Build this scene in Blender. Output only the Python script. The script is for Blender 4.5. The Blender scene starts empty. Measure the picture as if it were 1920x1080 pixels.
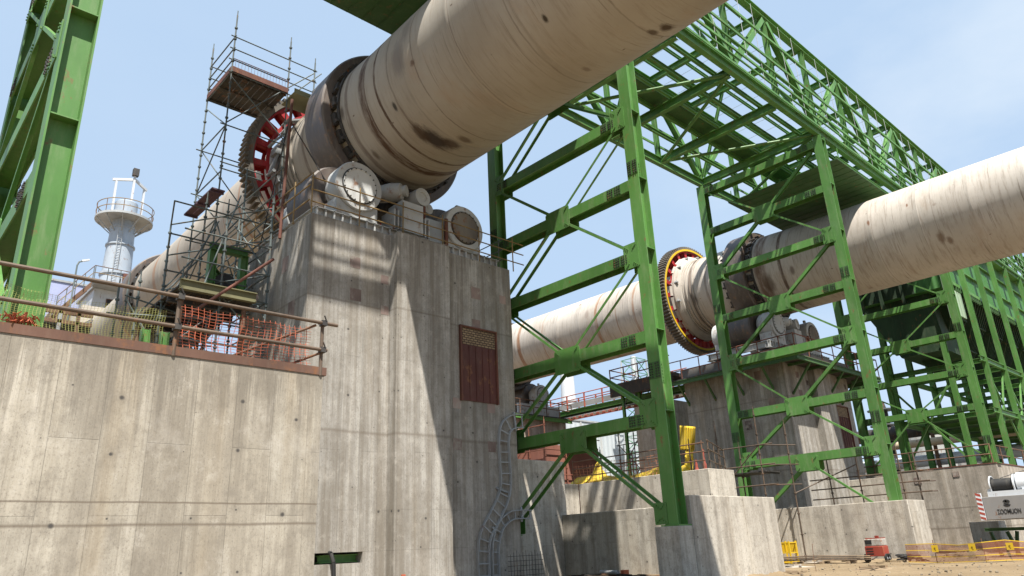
import bpy, math, random
from mathutils import Vector, Matrix
random.seed(7)
R = math.radians
sc = bpy.context.scene
COL = sc.collection

# ------------------------------------------------------------------ camera
EYE = Vector((0, 0, 1.14))
cam_d = bpy.data.cameras.new("camera"); cam = bpy.data.objects.new("camera", cam_d)
COL.objects.link(cam); sc.camera = cam
cam_d.sensor_width = 36.0; cam_d.lens = 25.40; cam_d.clip_end = 3000; cam_d.clip_start = 0.05
rot = Matrix(((0.7371, -0.2002, -0.6455), (-0.6745, -0.2770, -0.6843), (-0.0418, 0.9398, -0.3392)))
cam.matrix_world = Matrix.Translation(EYE) @ rot.to_quaternion().normalized().to_matrix().to_4x4()

# ------------------------------------------------------------------ sky, sun, exposure
SUN = Vector((-0.26, -0.45, 1.0)).normalized()
world = bpy.data.worlds.new("World"); sc.world = world; world.use_nodes = True
wt = world.node_tree; wn = wt.nodes; wl = wt.links
bg = wn["Background"]; bg.inputs[1].default_value = 0.074
sky = wn.new("ShaderNodeTexSky"); sky.sky_type = 'NISHITA'; sky.sun_disc = False
sky.sun_elevation = math.asin(SUN.z); sky.sun_rotation = math.atan2(SUN.x, SUN.y)
sky.air_density = 1.0; sky.dust_density = 1.0; sky.ozone_density = 1.0; sky.altitude = 300
tcw = wn.new("ShaderNodeTexCoord"); mpw = wn.new("ShaderNodeMapping"); mpw.inputs['Scale'].default_value = (1.6, 1.6, 3.4)
nzw = wn.new("ShaderNodeTexNoise"); nzw.inputs['Scale'].default_value = 1.5; nzw.inputs['Detail'].default_value = 7; nzw.inputs['Roughness'].default_value = .55
crw = wn.new("ShaderNodeValToRGB"); crw.color_ramp.elements[0].position = .42; crw.color_ramp.elements[1].position = .78
crw.color_ramp.elements[0].color = (0, 0, 0, 1); crw.color_ramp.elements[1].color = (.75, .75, .75, 1)
mxw = wn.new("ShaderNodeMixRGB"); mxw.inputs[2].default_value = (5.3, 5.9, 6.5, 1)
hzm = wn.new("ShaderNodeMixRGB"); hzm.inputs[0].default_value = .86; hzm.inputs[2].default_value = (3.55, 4.68, 6.15, 1)
wl.new(tcw.outputs['Generated'], mpw.inputs[0]); wl.new(mpw.outputs[0], nzw.inputs['Vector'])
vmw = wn.new("ShaderNodeVectorMath"); vmw.operation = 'DOT_PRODUCT'; vmw.inputs[1].default_value = (.93, .10, .36)
wl.new(tcw.outputs['Generated'], vmw.inputs[0])
cmw = wn.new("ShaderNodeMapRange"); cmw.inputs[1].default_value = .72; cmw.inputs[2].default_value = 1.0; cmw.inputs[3].default_value = .12; cmw.inputs[4].default_value = 1.0
wl.new(vmw.outputs['Value'], cmw.inputs[0])
mmw = wn.new("ShaderNodeMath"); mmw.operation = 'MULTIPLY'
wl.new(nzw.outputs['Fac'], crw.inputs[0]); wl.new(crw.outputs[0], mmw.inputs[0]); wl.new(cmw.outputs[0], mmw.inputs[1]); wl.new(mmw.outputs[0], mxw.inputs[0])
wl.new(sky.outputs[0], hzm.inputs[1]); wl.new(hzm.outputs[0], mxw.inputs[1]); wl.new(mxw.outputs[0], bg.inputs[0])
sd = bpy.data.lights.new("sun", 'SUN'); sd.energy = 5.0; sd.angle = R(0.55); sd.color = (1.0, .95, .87)
so = bpy.data.objects.new("sun", sd); COL.objects.link(so)
so.rotation_mode = 'QUATERNION'; so.rotation_quaternion = SUN.to_track_quat('Z', 'Y'); so.location = (0, 0, 60)
sc.view_settings.view_transform = 'Standard'; sc.view_settings.look = 'None'
sc.view_settings.gamma = 1; sc.view_settings.exposure = 1.12; sc.view_settings.use_curve_mapping = False
sc.render.engine = 'CYCLES'; sc.cycles.max_bounces = 6; sc.cycles.diffuse_bounces = 4; sc.cycles.transparent_max_bounces = 12

# ------------------------------------------------------------------ node helper + materials
class NM:
    def __init__(s, name, rough=.8, metal=0.0, spec=.3):
        m = bpy.data.materials.new(name); m.use_nodes = True; s.m = m
        s.t = m.node_tree; s.n = s.t.nodes; s.l = s.t.links; s.b = s.n["Principled BSDF"]
        s.b.inputs['Roughness'].default_value = rough; s.b.inputs['Metallic'].default_value = metal
        s.b.inputs['Specular IOR Level'].default_value = spec
        s.co = s.n.new("ShaderNodeTexCoord")
    def set(s, node, i, v):
        if v is None: return
        if hasattr(v, 'node'): s.l.new(v, node.inputs[i])
        else: node.inputs[i].default_value = v
    def math(s, op, a, b=None, c=None, clamp=False):
        n = s.n.new("ShaderNodeMath"); n.operation = op; n.use_clamp = clamp
        s.set(n, 0, a); s.set(n, 1, b); s.set(n, 2, c); return n.outputs[0]
    def sep(s, v):
        n = s.n.new("ShaderNodeSeparateXYZ"); s.l.new(v, n.inputs[0]); return n.outputs
    def comb(s, x, y, z):
        n = s.n.new("ShaderNodeCombineXYZ"); s.set(n, 0, x); s.set(n, 1, y); s.set(n, 2, z); return n.outputs[0]
    def map(s, v, scale=(1, 1, 1), loc=(0, 0, 0)):
        n = s.n.new("ShaderNodeMapping"); n.inputs['Scale'].default_value = scale; n.inputs['Location'].default_value = loc
        s.l.new(v, n.inputs[0]); return n.outputs[0]
    def noise(s, v, scale=1, detail=5, rough=.55, dist=0):
        n = s.n.new("ShaderNodeTexNoise"); n.inputs['Scale'].default_value = scale; n.inputs['Detail'].default_value = detail
        n.inputs['Roughness'].default_value = rough; n.inputs['Distortion'].default_value = dist; s.l.new(v, n.inputs['Vector']); return n.outputs['Fac']
    def vor(s, v, scale=1, feature='F1'):
        n = s.n.new("ShaderNodeTexVoronoi"); n.feature = feature; n.inputs['Scale'].default_value = scale; s.l.new(v, n.inputs['Vector']); return n.outputs
    def ramp(s, f, stops):
        n = s.n.new("ShaderNodeValToRGB"); e = n.color_ramp.elements
        while len(e) < len(stops): e.new(.5)
        for el, (p, c) in zip(e, stops):
            el.position = p; el.color = (c, c, c, 1) if isinstance(c, (int, float)) else (*c, 1)
        s.l.new(f, n.inputs[0]); return n.outputs[0]
    def mix(s, f, a, b, mode='MIX'):
        n = s.n.new("ShaderNodeMixRGB"); n.blend_type = mode; s.set(n, 0, f)
        for i, v in ((1, a), (2, b)):
            if hasattr(v, 'node'): s.l.new(v, n.inputs[i])
            else: n.inputs[i].default_value = (*v, 1)
        return n.outputs[0]
    def color(s, c):
        if hasattr(c, 'node'): s.l.new(c, s.b.inputs['Base Color'])
        else: s.b.inputs['Base Color'].default_value = (*c, 1)
    def bump(s, h, strength=.3, dist=.02):
        n = s.n.new("ShaderNodeBump"); n.inputs['Strength'].default_value = strength; n.inputs['Distance'].default_value = dist
        s.l.new(h, n.inputs['Height']); s.l.new(n.outputs[0], s.b.inputs['Normal'])
    def rough(s, f): s.l.new(f, s.b.inputs['Roughness'])

def geo_pos(k):
    g = k.n.new("ShaderNodeNewGeometry"); return g.outputs['Position']

def concrete(name, c0, c1, joints=(), panel=(2.5, .62), stain=.5, seed=0.0, holes=True, boards=1.0, top=None):
    k = NM(name, .9, 0, .2); p = geo_pos(k); x, y, z = k.sep(p)
    u = k.math('ADD', x, y); u = k.math('ADD', u, 100.0 + seed); z2 = k.math('ADD', z, seed)
    uz = k.comb(u, z2, 0.0)
    streak = k.noise(k.map(uz, (22, .35, 1)), 1, 6, .7)
    streak2 = k.noise(k.map(uz, (3.1, .10, 1), (7, 3, 0)), 1, 4, .6)
    blot = k.noise(k.map(uz, (.5, .35, 1)), 1, 6, .6, .4)
    col = k.mix(k.ramp(blot, [(.3, 0.0), (.7, 1.0)]), c0, c1)
    col = k.mix(k.ramp(streak, [(.30, .46 * boards), (.52, 0.0)]), col, (.15, .13, .105))
    col = k.mix(k.ramp(streak2, [(.40, .62 * boards), (.54, 0.0)]), col, (.20, .175, .14))
    col = k.mix(k.ramp(streak2, [(.56, 0.0), (.70, .4)]), col, (.62, .58, .5))
    # board-marked shutter panels: vertical panels, each a slightly different shade
    b = k.n.new("ShaderNodeTexBrick"); k.l.new(k.comb(z2, u, 0.0), b.inputs['Vector'])
    b.inputs['Scale'].default_value = 1; b.inputs['Mortar Size'].default_value = .006; b.inputs['Mortar Smooth'].default_value = .3
    b.inputs['Brick Width'].default_value = panel[0]; b.inputs['Row Height'].default_value = panel[1]; b.offset = .37; b.offset_frequency = 2
    b.inputs['Color1'].default_value = (.74, .74, .74, 1); b.inputs['Color2'].default_value = (1, 1, 1, 1); b.inputs['Mortar'].default_value = (.45, .45, .45, 1)
    col = k.mix(.62, col, b.outputs['Color'], 'MULTIPLY')
    col = k.mix(1.0, col, (.98, .98, .98), 'MULTIPLY')
    mott = k.noise(k.map(p, (2.6, 2.6, 2.0)), 1, 8, .78)
    col = k.mix(k.ramp(mott, [(.36, .55), (.50, 0.0)]), col, (.19, .17, .14))
    col = k.mix(k.ramp(mott, [(.54, 0.0), (.68, .35)]), col, (.55, .52, .46))
    spk = k.noise(k.map(p, (30, 30, 22)), 1, 4, .8)
    col = k.mix(k.ramp(spk, [(.36, .55), (.46, 0.0)]), col, (.14, .12, .10))
    warm = k.noise(k.map(uz, (1.3, .07, 1), (31, 3, 0)), 1, 3, .5)
    col = k.mix(k.ramp(warm, [(.55, 0.0), (.72, stain * .75)]), col, (.30, .235, .15))
    dk = k.noise(k.map(uz, (.9, .6, 1), (3, 17, 0)), 1, 6, .7)
    col = k.mix(k.ramp(dk, [(.53, 0.0), (.70, stain * .95)]), col, (.15, .13, .105))
    dk2 = k.noise(k.map(uz, (3.2, 2.0, 1), (13, 7, 0)), 1, 6, .75)
    col = k.mix(k.ramp(dk2, [(.55, 0.0), (.75, stain * .8)]), col, (.19, .165, .135))
    pale = k.noise(k.map(uz, (1.1, .8, 1), (23, 27, 0)), 1, 6, .7)
    col = k.mix(k.ramp(pale, [(.55, 0.0), (.72, .35)]), col, (.50, .47, .42))
    if top is not None:      # rain run-off: ragged drips hanging from the top edge
        dr = k.noise(k.map(uz, (7, .12, 1), (2, 5, 0)), 1, 5, .75)
        reach = k.math('MULTIPLY', k.ramp(dr, [(.42, 0.0), (.72, 1.0)]), 2.6)
        f = k.math('SUBTRACT', 1.0, k.math('DIVIDE', k.math('SUBTRACT', top, z), k.math('ADD', reach, .05)), clamp=True)
        col = k.mix(k.math('MULTIPLY', k.math('MULTIPLY', f, 2.0, clamp=True), .38), col, (.13, .115, .095))
    wob = k.math('MULTIPLY', k.math('SUBTRACT', k.noise(k.map(uz, (.55, 0.0, 1)), 1, 3), .5), .10)
    for zj, w, a in joints:
        d = k.math('ABSOLUTE', k.math('SUBTRACT', k.math('ADD', z, wob), zj))
        f = k.math('MULTIPLY', k.math('SUBTRACT', 1.0, k.math('DIVIDE', d, w), clamp=True), a, clamp=True)
        col = k.mix(f, col, (.13, .105, .08))
    if holes:
        vn = k.vor(k.map(uz, (1 / .92, 1 / .85, 1)), 1); vn[0].node.voronoi_dimensions = '2D'; vn[0].node.inputs['Randomness'].default_value = .4
        d = vn[0]
        var = k.noise(k.map(uz, (1.7, 1.9, 1), (5, 9, 0)), 1, 1)
        rad = k.math('MULTIPLY', k.ramp(var, [(.45, .22), (.66, 1.0)]), .058)
        f = k.math('SUBTRACT', 1.0, k.math('DIVIDE', d, rad), clamp=True)
        halo = k.math('SUBTRACT', 1.0, k.math('DIVIDE', d, k.math('MULTIPLY', rad, k.math('MULTIPLY', k.ramp(k.noise(k.map(uz, (5, 3, 1)), 1, 5, .8), [(.35, .4), (.7, 1.0)]), 5.5))), clamp=True)
        col = k.mix(k.math('MULTIPLY', halo, .28, clamp=True), col, (.19, .17, .14))
        col = k.mix(k.math('MULTIPLY', f, 1.6, clamp=True), col, (.07, .065, .06))
    k.color(col)
    fine = k.noise(k.map(p, (9, 9, 9)), 3, 4)
    h = k.math('ADD', k.math('MULTIPLY', streak, .7), k.math('MULTIPLY', fine, .25))
    h = k.math('ADD', h, k.math('MULTIPLY', b.outputs['Fac'], -.8))
    k.bump(h, .45, .02)
    return k.m

CON_WALL = concrete("board_marked_concrete", (.35, .315, .255), (.46, .425, .355), ((2.02, .022, .9), (1.70, .035, .8)), (2.9, .66), .55, 0.0, True, .8, 4.31)
CON_PIER = concrete("pier_concrete", (.30, .285, .255), (.43, .41, .375), ((8.22, .05, .5), (4.42, .07, .55)), (4.3, .60), .40, 13.3, True, 1.15, 10.77)
CON_SITE = concrete("site_concrete", (.46, .415, .35), (.60, .56, .485), (), (1.9, .8), .35, 5.7, True, .7)
CON_FAR = concrete("weathered_concrete", (.36, .32, .27), (.48, .43, .37), ((2.3, .06, .7), (1.2, .08, .6)), (2.4, .7), .5, 3.1, True, .8)

def paint(name, c, rough=.45, var=.18, rust=0.0, scale=.7, spec=.4, rustc=(.20, .09, .04), dust=.12):
    k = NM(name, rough, 0, spec); p = geo_pos(k); c = tuple(v * .84 for v in c)
    oi = k.n.new("ShaderNodeObjectInfo")
    n1 = k.noise(k.map(p, (scale, scale, scale * .5)), 1, 6, .6)
    dark = tuple(v * (1 - var * 1.6) for v in c); lite = tuple(min(1, v * (1 + var)) for v in c)
    col = k.mix(k.ramp(n1, [(.3, 0.0), (.7, 1.0)]), dark, lite)
    n2 = k.noise(k.map(p, (5, 5, .9)), 1, 6, .7)
    col = k.mix(k.ramp(n2, [(.5, 0.0), (.8, dust)]), col, (.42, .38, .30))
    n4 = k.noise(k.map(p, (1.3, 1.3, .8), (4, 9, 2)), 1, 7, .75)
    col = k.mix(k.ramp(n4, [(.54, 0.0), (.70, dust * .9)]), col, tuple(min(1, v * .75 + .12) for v in c))
    if rust > 0:
        n3 = k.noise(k.map(p, (2.2, 2.2, 1.3)), 1.6, 8, .7)
        col = k.mix(k.ramp(n3, [(.62 - rust * .2, 0.0), (.70 - rust * .15, .85)]), col, rustc)
    col = k.mix(1.0, col, k.ramp(oi.outputs['Random'], [(0.0, .86), (1.0, 1.06)]), 'MULTIPLY')
    k.color(col); k.rough(k.ramp(n2, [(.2, rough - .1), (.8, min(1, rough + .2))]))
    k.bump(k.noise(k.map(p, (14, 14, 14)), 1, 3), .06, .01)
    return k.m

GREEN = paint("green_steel_paint", (.098, .25, .055), .48, .16, .10, dust=.25)
GREEN_B = paint("bolted_splice_green", (.060, .165, .038), .5, .2, 0)
HOPPER_SHADE = paint("hopper_shade_green", (.022, .055, .022), .7, .3, .1)  # near-black green: shade under the filter house put into the colour
GREEN_D = paint("dark_green_sheet", (.055, .135, .04), .6, .15, .12)
GREY_M = paint("grey_machine_paint", (.50, .51, .50), .5, .15, .30)
WHITE_P = paint("white_paint", (.66, .69, .72), .5, .08, .10)
RUST = paint("rusty_steel", (.17, .095, .06), .8, .3, .4)
RUSTRED = paint("red_oxide_steel", (.17, .065, .045), .75, .3, .35)
SCAF = paint("scaffold_steel", (.12, .15, .15), .6, .3, .35, rustc=(.16, .10, .06))
GALV = paint("galvanised_steel", (.40, .42, .43), .5, .15, .12)
DARKM = paint("dark_steel", (.045, .042, .04), .6, .3, .3)
RED = paint("red_gear_paint", (.45, .025, .03), .5, .2, .12)
YEL = paint("yellow_paint", (.72, .48, .02), .5, .1, .06)
YEL2 = paint("yellow_tarpaulin", (.60, .42, .025), .7, .25, .0, dust=.3)
ORANGE = paint("orange_plastic", (.50, .125, .06), .5, .15, 0)
PALLET = paint("timber", (.33, .24, .15), .85, .25, .2)
BLACK = paint("black_rubber", (.02, .02, .02), .6, .2, 0)
PINK = paint("pink_primer_steel", (.45, .12, .08), .6, .2, .1)
BLUESH = paint("pale_blue_cladding", (.38, .42, .62), .6, .1, .05)
REDW = paint("red_cabinet_paint", (.40, .065, .04), .6, .25, .25)
CREAM = paint("cream_pipe_paint", (.62, .50, .34), .6, .15, .1)
PLATER = paint("faded_red_plate", (.27, .20, .175), .95, .5, .55, rustc=(.33,.30,.26))
BROWNS = paint("brown_hatch_sheet", (.105, .035, .028), .7, .25, .25)
YGNET = paint("yellow_green_net", (.36, .36, .11), .7, .1, 0)
DECKW = paint("dark_scaffold_planks", (.07, .06, .05), .85, .4, .3)

def corrugated(name, c, axis='x', freq=5.0, dep=.5):
    k = NM(name, .55, 0, .4); p = geo_pos(k); x, y, z = k.sep(p)
    u = k.math('ADD', x, y)
    w = k.math('SINE', k.math('MULTIPLY', u, freq * 6.283))
    n1 = k.noise(k.map(p, (.4, .4, .2)), 1, 5)
    col = k.mix(k.ramp(n1, [(.3, 0.0), (.7, 1.0)]), tuple(v * .8 for v in c), c)
    k.color(col); k.bump(w, dep, .06); return k.m
CLAD = corrugated("grey_cladding", (.50, .54, .56), freq=1.2)
CLADG = corrugated("green_cladding", (.062, .19, .045), freq=2.2)

def brickish():
    k = NM("tan_block_infill", .9); p = geo_pos(k); x, y, z = k.sep(p)
    b = k.n.new("ShaderNodeTexBrick"); k.l.new(k.comb(k.math('ADD', x, y), z, 0.0), b.inputs['Vector'])
    b.inputs['Scale'].default_value = 1; b.inputs['Brick Width'].default_value = .16; b.inputs['Row Height'].default_value = .08
    b.inputs['Mortar Size'].default_value = .014
    b.inputs['Color1'].default_value = (.30, .22, .13, 1); b.inputs['Color2'].default_value = (.20, .14, .085, 1); b.inputs['Mortar'].default_value = (.05, .035, .03, 1)
    k.color(b.outputs['Color']); return k.m
INFILL = brickish()

def kiln_mat(name, base, lite, bands, seed, grime=1.0, blots=()):
    """shell steel: dusty pale paint, scratch rings round the shell, rusty weld bands at set distances along the axis"""
    k = NM(name, .75, 0, .25); p = k.co.outputs['Object']; x, y, z = k.sep(p)
    n0 = k.noise(k.map(p, (.35, .3, .35), (seed, 0, 0)), 1, 5, .55)
    col = k.mix(k.ramp(n0, [(.3, 0.0), (.7, 1.0)]), base, lite)
    ring = k.noise(k.map(p, (.8, 6.5, .8), (seed, 3, 0)), 1, 6, .72)
    col = k.mix(k.ramp(ring, [(.33, .62 * grime), (.50, 0.0)]), col, (.23, .19, .15))
    ring2 = k.noise(k.map(p, (.35, 17, .35), (seed, 9, 0)), 1, 4, .7)
    col = k.mix(k.ramp(ring2, [(.33, .75 * grime), (.40, 0.0)]), col, (.16, .125, .10))
    big = k.noise(k.map(p, (.5, .8, .5), (seed, 40, 0)), 1, 6, .65)
    col = k.mix(k.ramp(big, [(.56, 0.0), (.75, .5)]), col, (.33, .24, .17))
    wob = k.math('MULTIPLY', k.math('SUBTRACT', k.noise(k.map(p, (.8, .8, .8)), 1, 6, .7), .5), .16)
    brk = k.noise(k.map(p, (1.1, 5, 1.1), (9, seed, 0)), 1, 5, .7)
    brk = k.ramp(brk, [(.30, .25), (.55, 1.0)])
    for s0, w, a, c in bands:
        d = k.math('ABSOLUTE', k.math('SUBTRACT', k.math('ADD', y, wob), s0))
        f = k.math('MULTIPLY', k.math('MULTIPLY', k.math('SUBTRACT', 1.0, k.math('DIVIDE', d, w), clamp=True), 2.2, clamp=True), a)
        f = k.math('MULTIPLY', f, brk)
        col = k.mix(f, col, c)
    v = k.vor(k.map(p, (.62, .55, .62), (seed * 1.7, 2, 5)), 1)
    gate = k.ramp(k.noise(k.map(p, (.55, .5, .55), (seed, 77, 3)), 1, 2), [(.52, 0.0), (.58, 1.0)])
    jag = k.math('ADD', v[0], k.math('MULTIPLY', k.math('SUBTRACT', k.noise(k.map(p, (5, 5, 5)), 1, 5, .8), .5), .16))
    spot = k.math('MULTIPLY', k.ramp(jag, [(.03, .8), (.085, 0.0)]), gate)
    col = k.mix(spot, col, (.12, .07, .045))
    v2 = k.vor(k.map(p, (1.6, .9, 1.6), (seed, 2, 1)), 1)
    col = k.mix(k.ramp(v2[0], [(.03, .8), (.06, 0.0)]), col, (.1, .06, .04))
    wb = k.noise(k.map(p, (2.6, 6.0, 2.6)), 1, 7, .8)
    for (bx, by, bz), rad, st, c in blots:
        dv = k.n.new("ShaderNodeVectorMath"); dv.operation = 'DISTANCE'; k.l.new(k.map(p, (1, 1.9, 1)), dv.inputs[0]); dv.inputs[1].default_value = (bx, by * 1.9, bz)
        f = k.math('SUBTRACT', 1.0, k.math('DIVIDE', dv.outputs['Value'], k.math('MULTIPLY', k.math('ADD', .25, k.math('MULTIPLY', wb, 1.5)), rad)), clamp=True)
        col = k.mix(k.math('MULTIPLY', k.math('MULTIPLY', f, 1.8, clamp=True), st), col, c)
    k.color(col)
    h = k.math('ADD', k.math('MULTIPLY', ring, .4), k.math('MULTIPLY', k.noise(k.map(p, (9, 9, 9)), 1, 4), .5))
    k.bump(h, .18, .01)
    return k.m
BR = (.085, .05, .033); RB = (.27, .14, .075)
KILN1 = kiln_mat("dusty_kiln_shell_near", (.285, .252, .208), (.37, .342, .30),
    [(17.95, .20, 1.0, BR), (17.75, .05, .9, BR), (17.1, .07, 1.0, BR), (16.35, .05, .5, BR), (18.9, .12, .6, BR), (15.0, .03, .5, BR), (13.1, .025, .4, BR), (11.0, .03, .35, BR), (8.4, .03, .4, BR), (28.4, .13, .9, RB), (30.2, .05, .7, RB), (36.5, .12, .8, RB), (40.5, .3, .8, RB), (47.5, .3, .8, RB), (22.2, .12, .6, BR)], 2.0, .7,
    [((-.75, 16.15, -2.38), .75, .95, (.04, .03, .025)), ((-.3, 15.9, -2.47), .5, .8, (.05, .03, .02)), ((-1.2, 16.35, -2.2), .5, .8, (.06, .035, .02)), ((-2.02, 16.54, -1.47), .2, .95, (.05, .045, .04)), ((.69, 8.05, -2.4), .34, .95, (.06, .035, .02)), ((.5, 8.35, -2.45), .25, .8, (.06, .035, .02)),
     ((-1.56, 10.13, -1.95), .16, .95, (.04, .03, .02)), ((-2.48, 15.72, -.34), .8, .6, (.16, .14, .13)), ((-2.40, 15.3, .5), .6, .5, (.16, .14, .13)), ((-.11, 15.4, -2.5), .35, .7, (.08, .05, .03)), ((-1.43, 18.63, -2.05), .25, .7, (.08, .05, .03)), ((-2.44, 19.2, -.53), .3, .7, (.06, .04, .03)), ((.27, 10.45, -2.49), .2, .5, (.1, .06, .04))])
KILN2 = kiln_mat("dusty_kiln_shell_far", (.385, .345, .30), (.51, .47, .42),
    [(17.95, .13, .9, BR), (19.2, .42, .85, (.13, .075, .045)), (24.2, .18, .6, BR), (29.0, .12, .7, RB), (32.5, .16, .9, RB), (30.6, .06, .6, RB), (38.2, .06, .7, RB), (41.0, .24, .95, RB), (15.5, .03, .35, BR), (12.5, .03, .3, BR), (9.5, .03, .3, BR), (23, .1, .5, BR)], 11.0, .95,
    [((-2.08, 9.5, -1.39), .42, .8, (.16, .11, .075)), ((-1.9, 9.2, -1.6), .3, .7, (.14, .09, .06)), ((-2.46, 12.63, .42), .2, .85, (.18, .08, .04)), ((-2.4, 10.62, .72), .13, .85, (.18, .08, .04)), ((-1.98, 20.98, -1.52), .6, .6, (.08, .06, .05)), ((-2.2, 18.9, -1.2), .8, .75, (.09, .06, .04)), ((-2.3, 19.4, -.3), .6, .7, (.12, .07, .04)), ((-2.35, 17.3, -.85), .35, .7, (.09, .06, .045)), ((-2.45, 33.37, .47), .5, .6, (.25, .2, .17)), ((-2.2, 24.0, -.8), .5, .7, (.08, .06, .05))])
TYRE = paint("brown_tyre_steel", (.11, .088, .076), .45, .25, .25, spec=.5, rustc=(.22, .12, .06), dust=.25)
GEARST = paint("greased_gear_steel", (.16, .14, .115), .6, .25, .2)

def ground_mat():
    k = NM("sandy_ground", .95, 0, .15); p = geo_pos(k)
    a = k.noise(k.map(p, (.35, .35, .35)), 1, 8, .65); b = k.noise(k.map(p, (4, 4, 4)), 1, 6, .7)
    col = k.mix(k.ramp(a, [(.3, 0.0), (.7, 1.0)]), (.165, .12, .07), (.25, .19, .12))
    col = k.mix(k.ramp(b, [(.35, .5), (.5, 0.0)]), col, (.14, .10, .065))
    v = k.vor(k.map(p, (3, 3, 3)), 2.3)
    col = k.mix(k.ramp(v[0], [(.10, .7), (.2, 0.0)]), col, (.26, .22, .17))
    k.color(col); k.bump(k.math('ADD', b, k.math('MULTIPLY', a, 2.0)), .8, .06); return k.m
GROUND = ground_mat()

# ------------------------------------------------------------------ mesh builder
V = Vector
class MB:
    def __init__(s): s.v = []; s.f = []
    def poly(s, vs, fs):
        o = len(s.v); s.v += [tuple(q) for q in vs]; s.f += [tuple(i + o for i in f) for f in fs]; return s
    def box(s, x0, x1, y0, y1, z0, z1):
        return s.poly([(x0, y0, z0), (x1, y0, z0), (x1, y1, z0), (x0, y1, z0), (x0, y0, z1), (x1, y0, z1), (x1, y1, z1), (x0, y1, z1)],
                      [(0, 3, 2, 1), (4, 5, 6, 7), (0, 1, 5, 4), (1, 2, 6, 5), (2, 3, 7, 6), (3, 0, 4, 7)])
    def obox(s, c, a, b, d):
        c, a, b, d = V(c), V(a), V(b), V(d)
        vs = [c + i * a + j * b + l * d for l in (-1, 1) for i, j in ((-1, -1), (1, -1), (1, 1), (-1, 1))]
        fs = [(0, 3, 2, 1), (4, 5, 6, 7), (0, 1, 5, 4), (1, 2, 6, 5), (2, 3, 7, 6), (3, 0, 4, 7)]
        if a.cross(b).dot(d) < 0: fs = [tuple(reversed(f)) for f in fs]
        return s.poly(vs, fs)
    def frame(s, p, q, up):
        p, q = V(p), V(q); d = (q - p); L = d.length; d.normalize(); u = V(up); sx = d.cross(u)
        if sx.length < 1e-4: sx = d.cross(V((1, 0, 0)))
        sx.normalize(); u = sx.cross(d).normalized(); return p, q, d, L, sx, u
    def bar(s, p, q, w, h, up=(0, 0, 1), off=(0, 0)):
        p, q, d, L, sx, u = s.frame(p, q, up); c = (p + q) / 2 + sx * off[0] + u * off[1]
        return s.obox(c, sx * w / 2, u * h / 2, d * L / 2)
    def ibeam(s, p, q, depth, width, up=(0, 0, 1), tf=.028, tw=.018):
        """depth measured along up (between the flanges), width = flange width"""
        s.bar(p, q, width, tf, up, (0, depth / 2 - tf / 2)); s.bar(p, q, width, tf, up, (0, -depth / 2 + tf / 2))
        return s.bar(p, q, tw, depth - 2 * tf, up)
    def angle(s, p, q, a, up=(0, 0, 1), t=.014):
        s.bar(p, q, a, t, up, (0, a / 2 - t / 2)); return s.bar(p, q, t, a - t, up, (-a / 2 + t / 2, -t / 2))
    def tube(s, p, q, r, n=8, r2=None, cap=True):
        r2 = r if r2 is None else r2
        p, q, d, L, sx, u = s.frame(p, q, (0, 0, 1)); vs = []
        for c, rr in ((p, r), (q, r2)):
            for i in range(n):
                t = 2 * math.pi * i / n; vs.append(c + sx * (rr * math.cos(t)) + u * (rr * math.sin(t)))
        fs = [(i, (i + 1) % n, n + (i + 1) % n, n + i) for i in range(n)]
        if cap: fs += [tuple(range(n - 1, -1, -1)), tuple(range(n, 2 * n))]
        return s.poly(vs, fs)
    def path(s, pts, r, n=8):
        for a, b in zip(pts[:-1], pts[1:]): s.tube(a, b, r, n)
        return s
    def lathe(s, o, axis, prof, n=48, closed=False, a0=0, a1=None):
        """profile points (distance along the axis, radius)"""
        o = V(o); d = V(axis).normalized(); sx = d.cross(V((0, 0, 1)))
        if sx.length < 1e-4: sx = V((1, 0, 0))
        sx.normalize(); u = sx.cross(d); vs = []
        full = a1 is None; m = n if full else n + 1; a1 = 2 * math.pi if full else a1
        for t, r in prof:
            for i in range(m):
                an = a0 + (a1 - a0) * i / n; vs.append(o + d * t + sx * (r * math.cos(an)) + u * (r * math.sin(an)))
        fs = []; K = len(prof)
        for j in range(K if closed else K - 1):
            j2 = (j + 1) % K
            for i in range(n):
                i2 = (i + 1) % m
                fs.append((j * m + i, j * m + i2, j2 * m + i2, j2 * m + i))
        return s.poly(vs, fs)
    def prism(s, pts, d):
        """extrude a closed planar polygon by vector d"""
        n = len(pts); d = V(d); a = [V(p) for p in pts]; b = [p + d for p in a]
        nr = V((0, 0, 0))
        for i in range(n): nr += a[i].cross(a[(i + 1) % n])
        fs = [tuple(range(n)), tuple(range(2 * n - 1, n - 1, -1))] + [(i, n + i, n + (i + 1) % n, (i + 1) % n) for i in range(n)]
        if nr.dot(d) > 0: fs = [tuple(reversed(f)) for f in fs]
        return s.poly(a + b, fs)
    def strip(s, pts, w, h, up):
        for a, b in zip(pts[:-1], pts[1:]): s.bar(a, b, w, h, up)
        return s
    def build(s, name, mat, parent=None, label=None, bevel=0, smooth=True, local=False):
        me = bpy.data.meshes.new(name); off = V((0, 0, 0))
        r = parent
        while r is not None and not local:
            off = off + r.location; r = r.parent
        me.from_pydata([V(q) - off for q in s.v], [], s.f); me.update()
        if smooth:
            me.shade_smooth(); me.set_sharp_from_angle(angle=R(35))
        me.materials.append(mat)
        o = bpy.data.objects.new(name, me); COL.objects.link(o)
        if parent is not None: o.parent = parent
        if label: o['label'] = label
        if bevel:
            m = o.modifiers.new("bevel", 'BEVEL'); m.width = bevel; m.segments = 2; m.limit_method = 'ANGLE'
        return o
def thing(name, label, cat, loc=(0, 0, 0), group=None):
    o = bpy.data.objects.new(name, None); COL.objects.link(o); o.location = loc; o.empty_display_size = .3
    o['label'] = label; o['category'] = cat
    if group: o['group'] = group
    return o
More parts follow.
